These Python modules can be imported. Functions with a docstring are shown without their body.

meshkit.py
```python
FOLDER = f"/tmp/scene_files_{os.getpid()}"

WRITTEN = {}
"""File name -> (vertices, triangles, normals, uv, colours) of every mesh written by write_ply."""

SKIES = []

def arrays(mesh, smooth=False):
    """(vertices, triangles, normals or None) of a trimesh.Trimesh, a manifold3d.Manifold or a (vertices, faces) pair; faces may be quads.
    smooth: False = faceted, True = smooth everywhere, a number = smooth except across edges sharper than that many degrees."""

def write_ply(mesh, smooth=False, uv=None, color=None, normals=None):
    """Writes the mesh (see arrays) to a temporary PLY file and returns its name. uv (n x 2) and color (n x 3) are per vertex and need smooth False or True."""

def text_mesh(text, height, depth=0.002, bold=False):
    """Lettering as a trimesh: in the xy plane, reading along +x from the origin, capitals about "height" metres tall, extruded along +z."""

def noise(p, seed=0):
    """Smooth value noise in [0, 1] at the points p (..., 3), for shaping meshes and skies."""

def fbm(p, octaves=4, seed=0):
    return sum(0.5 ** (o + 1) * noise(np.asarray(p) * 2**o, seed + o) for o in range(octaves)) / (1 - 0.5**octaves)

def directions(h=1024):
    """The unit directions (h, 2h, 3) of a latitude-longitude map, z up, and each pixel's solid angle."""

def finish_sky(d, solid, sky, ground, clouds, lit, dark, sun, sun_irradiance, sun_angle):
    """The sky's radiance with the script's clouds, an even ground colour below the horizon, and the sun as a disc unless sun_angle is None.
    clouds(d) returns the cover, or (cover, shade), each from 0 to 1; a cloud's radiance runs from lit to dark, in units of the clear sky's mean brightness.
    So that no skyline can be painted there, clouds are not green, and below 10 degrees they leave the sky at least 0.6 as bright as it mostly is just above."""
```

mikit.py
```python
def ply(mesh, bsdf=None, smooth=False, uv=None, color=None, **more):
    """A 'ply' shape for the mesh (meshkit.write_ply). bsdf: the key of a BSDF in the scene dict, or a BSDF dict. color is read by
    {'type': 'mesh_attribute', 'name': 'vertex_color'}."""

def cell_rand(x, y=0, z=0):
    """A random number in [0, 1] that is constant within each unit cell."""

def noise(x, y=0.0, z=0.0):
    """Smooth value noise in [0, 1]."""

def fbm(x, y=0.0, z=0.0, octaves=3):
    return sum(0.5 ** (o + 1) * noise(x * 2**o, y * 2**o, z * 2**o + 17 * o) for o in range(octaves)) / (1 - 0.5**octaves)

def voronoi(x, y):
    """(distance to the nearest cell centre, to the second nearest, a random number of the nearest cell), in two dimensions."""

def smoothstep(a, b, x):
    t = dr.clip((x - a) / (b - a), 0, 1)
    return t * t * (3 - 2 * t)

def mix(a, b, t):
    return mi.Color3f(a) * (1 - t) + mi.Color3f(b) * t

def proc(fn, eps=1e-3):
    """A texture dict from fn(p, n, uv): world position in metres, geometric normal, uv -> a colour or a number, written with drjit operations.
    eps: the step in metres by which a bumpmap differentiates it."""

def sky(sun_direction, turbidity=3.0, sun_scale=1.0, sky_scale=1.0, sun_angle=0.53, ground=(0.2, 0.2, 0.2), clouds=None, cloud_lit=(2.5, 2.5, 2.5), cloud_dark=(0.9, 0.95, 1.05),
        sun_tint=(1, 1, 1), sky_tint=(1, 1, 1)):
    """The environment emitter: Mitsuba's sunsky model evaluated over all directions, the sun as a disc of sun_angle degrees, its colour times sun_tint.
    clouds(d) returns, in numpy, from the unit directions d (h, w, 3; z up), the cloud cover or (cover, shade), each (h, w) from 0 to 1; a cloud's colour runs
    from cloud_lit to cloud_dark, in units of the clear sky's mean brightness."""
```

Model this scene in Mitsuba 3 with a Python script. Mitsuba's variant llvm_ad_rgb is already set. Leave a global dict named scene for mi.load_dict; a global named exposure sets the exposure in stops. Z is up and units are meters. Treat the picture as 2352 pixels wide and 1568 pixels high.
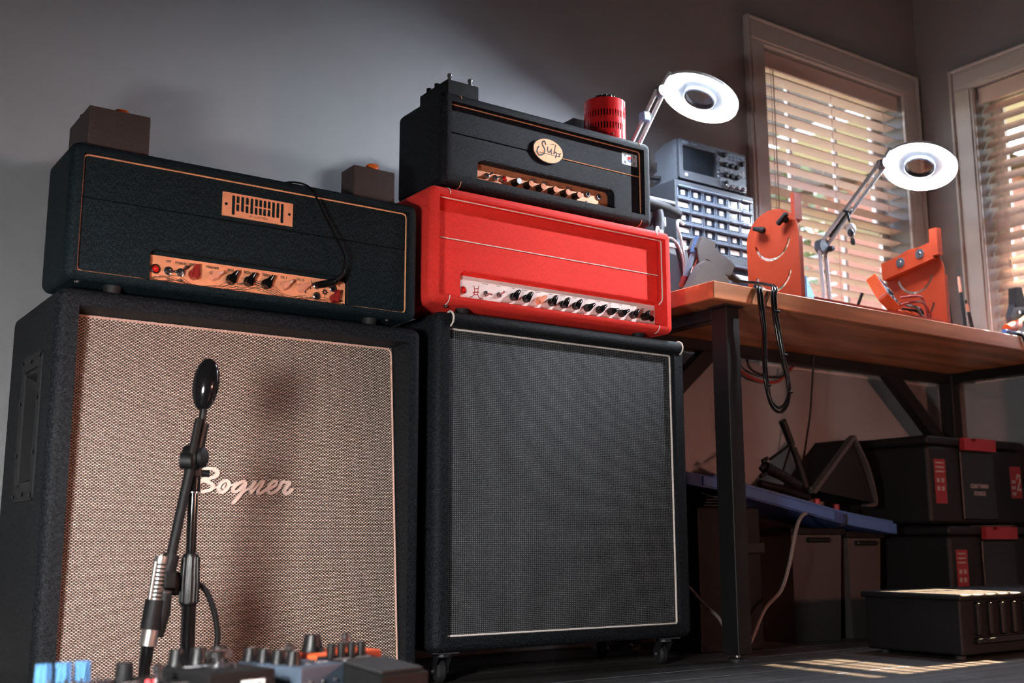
import math, random
import numpy as np, trimesh, shapely
import drjit as dr, mitsuba as mi
import manifold3d as m3
from shapely.geometry import Polygon, LineString, Point, box as sbox
from shapely.ops import unary_union
import mikit, meshkit
from mikit import noise, fbm, voronoi, cell_rand, smoothstep, mix, proc

T = mi.ScalarTransform4f
scene, labels = {}, {}
random.seed(7)
rng = np.random.default_rng(7)

# ------------------------------------------------------------------ camera, sky, lamps, exposure
exposure = 0.0
# the camera sits low, 0.30 m above the floor, turned 35 degrees to the right of the back wall's normal and 10 degrees up
CAM_F = np.array([0.56358711, 0.8067589, 0.17750956])
CAM_U = np.array([-0.09972963, -0.14686386, 0.98411636])
CAM_P = np.array([0.0, 0.0, 0.30])
scene['camera'] = dict(type='thinlens', fov=2 * math.degrees(math.atan(1176 / 2566.245)), fov_axis='x', near_clip=0.05, far_clip=200.0,
                       aperture_radius=0.0045, focus_distance=2.5,
                       to_world=T().look_at(origin=CAM_P.tolist(), target=(CAM_P + CAM_F).tolist(), up=CAM_U.tolist()))
SUN_DIR = [0.76, 0.03, 0.65]
SKY_SCALE, SUN_SCALE = 62.0, 50.0
RING_L = (215.0, 242.0, 284.0)       # the two magnifier lamps
KEY_L = (330.0, 326.0, 322.0)       # unseen panel left of the camera, lights the tan grille and left wall
SPOT_L = (3900.0, 4120.0, 4450.0)    # unseen spot right of the frame, placed to light the red and top heads
WARM_L = (470.0, 200.0, 148.0)       # unseen warm lamp, placed to light the wall under the bench
KEY_P, KEY_AIM, KEY_W, KEY_H = np.array([-0.08, 0.86, 0.47]), np.array([0.85, 2.14, 0.42]), 0.20, 0.16
SPOT_P, SPOT_AIM = np.array([2.98, 1.30, 1.82]), np.array([1.74, 2.15, 1.14])
WARM_P = np.array([2.40, -0.40, 0.50])

def sky_clouds(d):
    n = meshkit.fbm(d * np.array([3.0, 3.0, 5.0]), 4, 3)
    return np.clip((n - 0.42) * 4, 0, 1) * 0.9

scene['sky'] = mikit.sky(SUN_DIR, turbidity=3.0, sun_scale=SUN_SCALE, sky_scale=SKY_SCALE, ground=(0.15, 0.14, 0.12), clouds=sky_clouds,
                         cloud_lit=(1.9, 1.9, 1.95), cloud_dark=(1.1, 1.15, 1.25), sun_tint=(1.0, 0.86, 0.74))

# ------------------------------------------------------------------ names
def uniq(k):
    if k not in taken:
        taken.add(k); return k
    i = 1
    while '%s_%03d' % (k, i) in taken: i += 1
    k = '%s_%03d' % (k, i); taken.add(k); return k
taken = set(scene)

def put(name, mesh, bsdf, parent=None, smooth=False, label=None, **more):
    key = uniq(parent + '__' + name if parent else name)
    scene[key] = mikit.ply(mesh, bsdf, smooth=smooth, **more)
    if label: labels[key] = {'label': label}
    return key

def thing(name, label, cat, group=None):
    key = uniq(name)
    labels[key] = {'label': label, 'category': cat}
    if group: labels[key]['group'] = group
    return key

def tag(key, label, cat, group=None):
    labels[key] = {'label': label, 'category': cat}
    if group: labels[key]['group'] = group
    return key

def struct(name, mesh=None, bsdf=None, label=None, smooth=False):
    key = uniq(name)
    if mesh is not None: scene[key] = mikit.ply(mesh, bsdf, smooth=smooth)
    labels[key] = {'kind': 'structure'}
    if label: labels[key]['label'] = label
    return key

def stuff(key):
    labels.setdefault(key, {})['kind'] = 'stuff'; return key

# ------------------------------------------------------------------ shapes
def tm(m):
    if isinstance(m, m3.Manifold):
        q = m.to_mesh(); return trimesh.Trimesh(q.vert_properties[:, :3], q.tri_verts, process=False)
    return m
def cat(*ms):
    ms = [tm(m) for m in (ms[0] if len(ms) == 1 and isinstance(ms[0], (list, tuple)) else ms)]
    return trimesh.util.concatenate(ms)
def mbox(x0, x1, y0, y1, z0, z1, c=0.0):
    "a Manifold box with chamfered edges"
    P = []
    for x, sx in ((x0, 1), (x1, -1)):
        for y, sy in ((y0, 1), (y1, -1)):
            for z, sz in ((z0, 1), (z1, -1)):
                if c <= 0: P.append((x, y, z))
                else: P += [(x, y + sy * c, z + sz * c), (x + sx * c, y, z + sz * c), (x + sx * c, y + sy * c, z)]
    return m3.Manifold.hull_points(np.array(P, float))
def box(*a, c=0.0): return tm(mbox(*a, c=c))
def mrbox(x0, x1, y0, y1, z0, z1, r, n=4):
    "a Manifold box with round edges"
    a = np.linspace(0, math.pi / 2, n + 1)
    S = np.array([(math.cos(u) * math.cos(v), math.sin(u) * math.cos(v), math.sin(v)) for u in a for v in a])
    P = []
    for x, sx in ((x0 + r, -1), (x1 - r, 1)):
        for y, sy in ((y0 + r, -1), (y1 - r, 1)):
            for z, sz in ((z0 + r, -1), (z1 - r, 1)):
                P.append(S * r * [sx, sy, sz] + [x, y, z])
    return m3.Manifold.hull_points(np.vstack(P))
def rbox(*a, r=0.005, n=4): return tm(mrbox(*a, r, n))
def tube(path, r, n=10, caps=True):
    P = np.asarray(path, float); m = len(P)
    R = np.broadcast_to(np.asarray(r, float), (m,))
    d = np.gradient(P, axis=0); d /= np.linalg.norm(d, axis=1, keepdims=True) + 1e-12
    u = np.cross(d[0], [0, 0, 1.0] if abs(d[0][2]) < 0.9 else [1.0, 0, 0]); u /= np.linalg.norm(u)
    a = np.arange(n) * 2 * math.pi / n
    V = []
    for i in range(m):
        u = u - d[i] * (u @ d[i]); u /= np.linalg.norm(u); w = np.cross(d[i], u)
        V.append(P[i] + R[i] * (np.cos(a)[:, None] * u + np.sin(a)[:, None] * w))
    V = np.vstack(V); F = []
    for i in range(m - 1):
        for k in range(n):
            p, q = i * n + k, i * n + (k + 1) % n
            F += [(p, q, q + n), (p, q + n, p + n)]
    if caps:
        V = np.vstack([V, P[0], P[-1]])
        for k in range(n):
            F.append((len(V) - 2, (k + 1) % n, k)); F.append((len(V) - 1, (m - 1) * n + k, (m - 1) * n + (k + 1) % n))
    return trimesh.Trimesh(V, F, process=False)
def cyl(p0, p1, r, n=20): return tube([p0, p1], r, n)
def lathe(prof, c, axis=(0, 0, 1), n=28):
    "prof: (radius, height along the axis) pairs"
    ax = np.asarray(axis, float); ax /= np.linalg.norm(ax)
    u = np.cross(ax, [0, 0, 1.0] if abs(ax[2]) < 0.9 else [1.0, 0, 0]); u /= np.linalg.norm(u); w = np.cross(ax, u)
    a = np.arange(n) * 2 * math.pi / n
    dirs = np.cos(a)[:, None] * u + np.sin(a)[:, None] * w
    V = np.vstack([np.asarray(c) + ax * h + dirs * max(r, 1e-5) for r, h in prof]); F = []
    for i in range(len(prof) - 1):
        for k in range(n):
            p, q = i * n + k, i * n + (k + 1) % n
            F += [(p, q, q + n), (p, q + n, p + n)]
    return trimesh.Trimesh(V, F, process=False)
def spline(pts, k=8):
    P = np.asarray(pts, float); Q = np.vstack([2 * P[0] - P[1], P, 2 * P[-1] - P[-2]]); out = []
    for i in range(1, len(Q) - 2):
        for t in np.arange(k) / k:
            a, b, c, d = Q[i - 1], Q[i], Q[i + 1], Q[i + 2]
            out.append(0.5 * (2 * b + (c - a) * t + (2 * a - 5 * b + 4 * c - d) * t * t + (3 * b - a - 3 * c + d) * t ** 3))
    return np.array(out + [P[-1]])
def polys(g): return [q for q in getattr(g, 'geoms', [g]) if isinstance(q, Polygon) and q.area > 1e-9]
def ext(poly, y0, y1):
    "a polygon in (x, z), solid from y0 (front) to y1"
    ms = []
    for q in polys(poly):
        m = trimesh.creation.extrude_polygon(q, y1 - y0, engine='earcut'); v = m.vertices
        ms.append(trimesh.Trimesh(np.stack([v[:, 0], y1 - v[:, 2], v[:, 1]], 1), m.faces, process=False))
    return cat(ms)
def extx(poly, x0, x1):
    "a polygon in (y, z), solid from x0 to x1"
    ms = []
    for q in polys(poly):
        m = trimesh.creation.extrude_polygon(q, x1 - x0, engine='earcut'); v = m.vertices
        ms.append(trimesh.Trimesh(np.stack([x0 + v[:, 2], v[:, 0], v[:, 1]], 1), m.faces, process=False))
    return cat(ms)
def extz(poly, z0, z1):
    ms = []
    for q in polys(poly):
        m = trimesh.creation.extrude_polygon(q, z1 - z0, engine='earcut'); v = m.vertices
        ms.append(trimesh.Trimesh(v + [0, 0, z0], m.faces, process=False))
    return cat(ms)
def soft(poly, y0, y1, r=0.004, k=3):
    "like ext, with the front edge rounded off in k steps"
    ms, yb = [], y1
    for i in range(k):
        t = (i + 1) / k
        a = y0 + r * (1 - math.sin(t * math.pi / 2)) if i < k - 1 else y0
        ms.append(ext(poly.buffer(-r * (1 - math.cos(i / k * math.pi / 2)), join_style=1), a, yb)); yb = a
    return cat(ms)
def rrect(x0, x1, z0, z1, r): return sbox(x0 + r, z0 + r, x1 - r, z1 - r).buffer(r, quad_segs=5)
def frame(x0, x1, z0, z1, w): return sbox(x0, z0, x1, z1).difference(sbox(x0 + w, z0 + w, x1 - w, z1 - w))
def strokes(S, grow=1.0):
    return unary_union([LineString(spline(p, 6) if len(p) > 2 else p).buffer(r * grow, quad_segs=4) for p, r in S])
def text(s, h, x, y, z, depth=0.0003, width=1.0, bold=False, align='c'):
    "lettering on a plane that faces -y, centred on (x, z)"
    m = meshkit.text_mesh(s, h, depth, bold); v = m.vertices * [width, 1, 1]
    w = v[:, 0].max() + v[:, 0].min()
    if align == 'c': v = v - [w / 2, h / 2, 0]
    else: v = v - [0, h / 2, 0]
    return trimesh.Trimesh(np.stack([x + v[:, 0], y - v[:, 2], z + v[:, 1]], 1), m.faces, process=False)
def move(m, M): m = tm(m).copy(); m.apply_transform(M); return m
def rot(axis, deg, p=(0, 0, 0)): return trimesh.transformations.rotation_matrix(math.radians(deg), axis, p)
def shift(x, y, z): return trimesh.transformations.translation_matrix([x, y, z])
def ball(c, r, s=(1, 1, 1), sub=2):
    m = trimesh.creation.icosphere(sub, 1.0); return trimesh.Trimesh(m.vertices * r * np.array(s) + c, m.faces, process=False)
def rectpath(x0, x1, y, z0, z1, r=0.006, k=4):
    a = np.linspace(0, math.pi / 2, k + 1); out = []
    for cx, cz, s in ((x1 - r, z1 - r, 0), (x0 + r, z1 - r, 1), (x0 + r, z0 + r, 2), (x1 - r, z0 + r, 3)):
        out += [(cx + r * math.cos(t + s * math.pi / 2), y, cz + r * math.sin(t + s * math.pi / 2)) for t in a]
    return out + [out[0]]

# ------------------------------------------------------------------ materials
def lin(r, g, b):
    c = np.array([r, g, b], float) / 255
    return np.where(c <= 0.04045, c / 12.92, ((c + 0.055) / 1.055) ** 2.4).tolist()
def rgb(c): return {'type': 'rgb', 'value': [float(x) for x in c]}
def mat(name, col, rough=0.5, metal=0.0, bump=None, bscale=0.001, eps=4e-4, two=True, **kw):
    d = {'type': 'principled', 'base_color': col if isinstance(col, dict) else rgb(col), 'roughness': float(rough) if not isinstance(rough, dict) else rough, 'metallic': float(metal)}
    d.update(kw)
    if bump is not None: d = {'type': 'bumpmap', 'tex': proc(bump, eps), 'scale': float(bscale), 'bsdf': d}
    scene[name] = {'type': 'twosided', 'bsdf': d} if two else d
    taken.add(name); return name

def tolex_height(p, n, uv):
    a = noise(p.x * 330, p.y * 330, p.z * 330); b = noise(p.x * 700 + 9, p.y * 700, p.z * 700)
    return dr.abs(a - 0.5) * 1.3 + b * 0.45
def fine_height(p, n, uv): return noise(p.x * 900, p.y * 900, p.z * 900)
def paint_height(p, n, uv): return fbm(p.x * 120, p.y * 120, p.z * 120, 2)
def speckle(a, b):
    return proc(lambda p, n, uv: mix(a, b, smoothstep(0.35, 0.8, noise(p.x * 620, p.y * 620, p.z * 620))))
mat('mat_tolex_black', speckle(lin(15, 16, 17), lin(38, 42, 47)), 0.6, specular=0.15, bump=tolex_height, bscale=0.0011)
mat('mat_tolex_green', speckle(lin(13, 21, 24), lin(30, 44, 49)), 0.6, specular=0.15, bump=tolex_height, bscale=0.0011)
mat('mat_tolex_slate', speckle(lin(18, 20, 24), lin(44, 49, 57)), 0.55, specular=0.2, bump=fine_height, bscale=0.0008)
def red_tolex(p, n, uv):
    return mix((0.72, 0.034, 0.026), (0.90, 0.052, 0.040), noise(p.x * 420, p.y * 420, p.z * 420))
mat('mat_tolex_red', proc(red_tolex), 0.65, specular=0.15, bump=fine_height, bscale=0.0008)
def wall_col(p, n, uv):
    return mix((0.195, 0.196, 0.200), (0.235, 0.236, 0.240), fbm(p.x * 2.3, p.y * 2.3, p.z * 2.3, 3))
mat('mat_wall', proc(wall_col), 0.8, bump=paint_height, bscale=0.0004, eps=1.5e-3)
mat('mat_ceiling', (0.30, 0.29, 0.28), 0.9)
mat('mat_trim', lin(190, 182, 176), 0.45)
mat('mat_blind', lin(214, 190, 178), 0.5)
mat('mat_blind_tape', lin(60, 55, 52), 0.8)
mat('mat_cord', lin(200, 175, 160), 0.8)
def wood_floor(p, n, uv):
    g = fbm(p.x * 3, p.y * 70, 0.0, 3); k = cell_rand(dr.floor(p.y / 0.125), dr.floor(p.x / 0.9 + 3.7 * dr.floor(p.y / 0.125)))
    return mix((0.018, 0.0165, 0.0155), (0.050, 0.045, 0.042), g) * (0.75 + 0.5 * k)
mat('mat_floor', proc(wood_floor), 0.38)
def bench_wood(p, n, uv):
    g = fbm(p.x * 5, p.y * 60, p.z * 60, 3); s = smoothstep(0.48, 0.62, fbm(p.x * 1.4 + 4, p.y * 18, p.z * 12, 3))
    return mix((0.40, 0.150, 0.062), (0.56, 0.225, 0.10), g) * (1 - 0.32 * s)
mat('mat_bench_wood', proc(bench_wood), 0.33)
mat('mat_metal_black', lin(20, 20, 21), 0.5, specular=0.3, bump=fine_height, bscale=0.0003)
mat('mat_plastic_black', lin(12, 12, 13), 0.38, specular=0.3)
mat('mat_plastic_matt', lin(10, 10, 11), 0.6, specular=0.25)
mat('mat_rubber', lin(16, 16, 16), 0.7)
mat('mat_gloss_black', lin(12, 12, 13), 0.12)
mat('mat_chrome', (0.75, 0.75, 0.77), 0.15, 1.0)
mat('mat_steel', (0.52, 0.52, 0.54), 0.32, 1.0)
mat('mat_zinc', (0.34, 0.37, 0.41), 0.35, 1.0)
def brushed(p, n, uv): return mix((0.94, 0.37, 0.185), (1.0, 0.42, 0.22), noise(p.x * 900, p.y * 900, p.z * 900))
mat('mat_copper_plate', proc(brushed), 0.45, 0.2)
def copper_dark(p, n, uv): return mix((0.58, 0.22, 0.105), (0.68, 0.27, 0.13), fbm(p.x * 25, p.y * 25, p.z * 140, 2))
mat('mat_copper_panel', proc(copper_dark), 0.42, 0.2)
mat('mat_piping_gold', lin(226, 160, 118), 0.45)
mat('mat_piping_white', lin(236, 222, 214), 0.5)
mat('mat_cream', lin(246, 222, 208), 0.45)
mat('mat_piping_pink', lin(214, 172, 156), 0.5)
mat('mat_print', lin(22, 16, 14), 0.6)
mat('mat_print_white', lin(205, 210, 216), 0.6)
mat('mat_print_grey', lin(120, 110, 108), 0.6)
mat('mat_print_red', lin(150, 26, 26), 0.5)
mat('mat_panel_white', lin(232, 220, 214), 0.45)
mat('mat_jewel_red', lin(200, 16, 14), 0.08, clearcoat=1.0)
mat('mat_knob_red', lin(142, 30, 26), 0.1, clearcoat=1.0)
mat('mat_knob_copper', lin(232, 150, 118), 0.16, clearcoat=1.0)
mat('mat_line_white', lin(230, 230, 230), 0.4)
def cloth_tan(p, n, uv):
    r = dr.floor(p.z / 0.0029); h = r - 2 * dr.floor(r / 2)
    fu = p.x / 0.0078 + 0.5 * h; fu = fu - dr.floor(fu) - 0.5; fv = p.z / 0.0029 - r - 0.5
    e = dr.square(dr.square(fu / 0.33)) + dr.square(fv / 0.30)
    k = cell_rand(dr.floor(p.x / 0.0078 + 0.5 * h), r)
    return mix((0.020, 0.011, 0.008), mi.Color3f(0.92, 0.72, 0.60) * (0.86 + 0.28 * k), 1 - smoothstep(0.75, 1.2, e))
mat('mat_cloth_tan', proc(cloth_tan), 0.75)
def cloth_grey(p, n, uv):
    wob = 0.0012 * noise(p.x * 14, 0.0, p.z * 9)
    r = dr.floor((p.z + wob) / 0.0042); h = r - 2 * dr.floor(r / 2)
    fu = p.x / 0.0056; c = dr.floor(fu); fu = fu - c - 0.5; fv = (p.z + wob) / 0.0042 - r - 0.5
    e = dr.square(fu / 0.36) + dr.square(fv / 0.27)
    k = cell_rand(c, r)
    return mix((0.012, 0.0125, 0.0135), mi.Color3f(0.15, 0.153, 0.16) * (0.7 + 0.6 * k), 1 - smoothstep(0.6, 1.25, e))
mat('mat_cloth_grey', proc(cloth_grey), 0.75)
def brown_col(p, n, uv): return mix((0.030, 0.021, 0.020), (0.055, 0.040, 0.037), noise(p.x * 800, p.y * 800, p.z * 800))
mat('mat_box_brown', proc(brown_col), 0.6)
mat('mat_knob_orange', lin(224, 108, 46), 0.35)
mat('mat_enamel_red', lin(190, 18, 22), 0.09, clearcoat=1.0)
mat('mat_grey_box', lin(48, 44, 43), 0.6)
mat('mat_orange_steel', (0.26, 0.028, 0.007), 0.5, specular=0.25)
mat('mat_orange_plastic', lin(190, 70, 24), 0.4)
def orange_spark(p, n, uv): return mix((0.62, 0.075, 0.02), (0.86, 0.13, 0.035), noise(p.x * 1500, p.y * 1500, p.z * 1500))
mat('mat_orange_spark', proc(orange_spark), 0.4)
mat('mat_white_metal', lin(196, 198, 202), 0.3)
mat('mat_grey_plastic', lin(84, 90, 98), 0.45)
mat('mat_grey_dark', lin(44, 48, 54), 0.45)
mat('mat_screen', lin(20, 23, 27), 0.1)
mat('mat_drawer', lin(40, 48, 60), 0.14)
mat('mat_drawer_rim', lin(110, 124, 142), 0.2)
mat('mat_paper', lin(236, 236, 234), 0.7)
mat('mat_blue', lin(52, 84, 132), 0.5)
mat('mat_blue_deep', lin(40, 58, 100), 0.55)
mat('mat_blue_pale', lin(120, 160, 200), 0.5)
scene['mat_blue_clear'] = {'type': 'principled', 'base_color': rgb(lin(110, 172, 232)), 'roughness': 0.12, 'spec_trans': 0.55, 'eta': 1.4}; taken.add('mat_blue_clear')
mat('mat_grey_cable', lin(90, 86, 82), 0.6)
mat('mat_white_cable', lin(214, 214, 214), 0.5)
mat('mat_red_cable', lin(140, 40, 34), 0.5)
mat('mat_slate_paint', lin(58, 68, 80), 0.4)
mat('mat_label_red', lin(105, 18, 20), 0.55)
mat('mat_red_plastic', lin(120, 16, 20), 0.5)
mat('mat_mic_silver', (0.62, 0.59, 0.55), 0.36, 1.0)
mat('mat_emit_house', lin(20, 20, 20), 0.5)
scene['mat_glass'] = {'type': 'thindielectric', 'int_ior': 1.5}; taken.add('mat_glass')
scene['mat_lens'] = {'type': 'thindielectric', 'int_ior': 1.6}; taken.add('mat_lens')
# ------------------------------------------------------------------ room shell
X0, XR, Y0, YW, ZC = -1.60, 3.92, -2.60, 2.64, 2.75
WT = 0.14
W1 = (2.97, 3.79, 1.00, 2.10)      # window in the back wall: x0, x1, z0, z1
W2 = (1.70, 2.39, 1.00, 2.08)      # window in the right wall: y0, y1, z0, z1
struct('wall_back', ext(sbox(X0 - WT, 0, XR, ZC).difference(sbox(W1[0], W1[2], W1[1], W1[3])), YW, YW + WT), 'mat_wall')
struct('wall_right', extx(sbox(Y0, 0, YW + WT, ZC).difference(sbox(W2[0], W2[2], W2[1], W2[3])), XR, XR + WT), 'mat_wall')
struct('wall_left', box(X0 - WT, X0, Y0, YW, 0, ZC), 'mat_wall')
struct('wall_front', box(X0 - WT, XR + WT, Y0 - WT, Y0, 0, ZC), 'mat_wall')
struct('ceiling', box(X0 - WT, XR + WT, Y0 - WT, YW + WT, ZC, ZC + 0.1), 'mat_ceiling')
fl = struct('floor', box(X0 - WT, XR + WT, Y0 - WT, YW + WT, -0.06, -0.004), 'mat_floor')
for i in range(16):                                   # the boards the photograph can show, each with its own edges
    y = 0.90 + 0.125 * i; o = 0.37 * (i % 5)
    xs = [-0.4 + o * 0.6, 1.15 + o, 2.35 + o * 0.8, 3.9]
    for a, b in zip(xs[:-1], xs[1:]):
        put('plank', box(a + 0.0008, b - 0.0008, y + 0.0008, y + 0.1242, -0.003, 0.0, c=0.001), 'mat_floor', fl)
put('board_field', box(X0, XR, Y0, 0.899, -0.003, 0.0), 'mat_floor', fl)
struct('roof_eave', box(XR + WT, 4.74, -1.5, 3.6, 2.20, 2.26), 'mat_trim', label='white underside of the roof overhang outside the right window')
for n, b in (('back', (X0, XR, YW - 0.014, YW, 0, 0.12)), ('right', (XR - 0.014, XR, Y0, YW - 0.014, 0, 0.12))):
    struct('baseboard_' + n, box(*b, c=0.004), 'mat_trim')

def casing(win, flat, prof):
    pass
# window_1
w = struct('window_1', label='window with a white casing in the back wall')
def window_parts(w, place, u0, u1, z0, z1, muntins):
    "place(u0, u1, d0, d1, z0, z1, c) makes a box; d runs from the room side (negative) into the wall"
    cw = 0.085
    for a, b, za, zb in ((u0 - cw, u0, z0 - 0.03, z1), (u1, u1 + cw, z0 - 0.03, z1), (u0 - cw, u1 + cw, z1, z1 + cw)):
        put('casing', cat(place(a, b, -0.016, 0.0, za, zb, 0.003), place(a + 0.012, b - 0.012, -0.021, -0.016, za + (0.012 if za >= z1 else 0), zb - (0.012 if za >= z1 else 0), 0.002)), 'mat_trim', w)
    put('casing_bead', cat(place(u0 - cw - 0.012, u0 - cw, -0.026, 0.0, z0 - 0.03, z1 + cw + 0.012, 0.003), place(u1 + cw, u1 + cw + 0.012, -0.026, 0.0, z0 - 0.03, z1 + cw + 0.012, 0.003),
                           place(u0 - cw, u1 + cw, -0.026, 0.0, z1 + cw, z1 + cw + 0.012, 0.003)), 'mat_trim', w)
    put('sill', place(u0 - cw - 0.03, u1 + cw + 0.03, -0.045, 0.13, z0 - 0.03, z0, 0.004), 'mat_trim', w)
    put('apron', place(u0 - cw, u1 + cw, -0.018, 0.0, z0 - 0.10, z0 - 0.03, 0.003), 'mat_trim', w)
    d = 0.095
    zm = (z0 + z1) / 2
    for za, zb, dd in ((z0, zm + 0.02, d), (zm - 0.02, z1, d + 0.022)):
        f = put('sash', cat(place(u0, u0 + 0.045, dd, dd + 0.02, za, zb, 0), place(u1 - 0.045, u1, dd, dd + 0.02, za, zb, 0), place(u0 + 0.045, u1 - 0.045, dd, dd + 0.02, za, za + 0.04, 0), place(u0 + 0.045, u1 - 0.045, dd, dd + 0.02, zb - 0.04, zb, 0)), 'mat_trim', w)
        put('pane', place(u0 + 0.045, u1 - 0.045, dd + 0.010, dd + 0.0102, za + 0.04, zb - 0.04, 0), 'mat_glass', f)
        for m in muntins:
            put('muntin', place(m - 0.008, m + 0.008, dd + 0.002, dd + 0.018, za + 0.04, zb - 0.04, 0), 'mat_trim', f)
window_parts(w, lambda a, b, c, d, e, f, r: box(a, b, YW + c, YW + d, e, f, c=r), *W1, (W1[0] + 0.275, W1[0] + 0.545))
w = struct('window_2', label='window with a white casing in the right wall')
window_parts(w, lambda a, b, c, d, e, f, r: box(XR + c, XR + d, a, b, e, f, c=r), *W2, (W2[0] + 0.27, W2[0] + 0.54))

def slat_mesh(a, b, tilt, axis):
    n = 3; wv = np.linspace(-0.025, 0.025, n + 1); V, F = [], []
    t = math.radians(tilt)
    for u in (a, b):
        for k in (0, 1):
            for s in wv:
                h = 0.0016 * (1 - (s / 0.025) ** 2) + (0.0014 if k else -0.0014)
                d, z = s * math.cos(t) - h * math.sin(t), s * math.sin(t) + h * math.cos(t)
                V.append((u, d, z) if axis == 'x' else (d, u, z))
    q = n + 1
    for i in range(n):
        F += [(q + i, q + i + 1, 3 * q + i + 1, 3 * q + i), (i, 2 * q + i, 2 * q + i + 1, i + 1), (i, i + 1, q + i + 1, q + i), (2 * q + i, 3 * q + i, 3 * q + i + 1, 2 * q + i + 1)]
    F += [(0, q, 3 * q, 2 * q), (q - 1, 3 * q - 1, 4 * q - 1, 2 * q - 1)]
    F = np.array(F); m = trimesh.Trimesh(np.array(V), np.vstack([F[:, [0, 1, 2]], F[:, [0, 2, 3]]]), process=False)
    m.fix_normals(); return m
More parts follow.
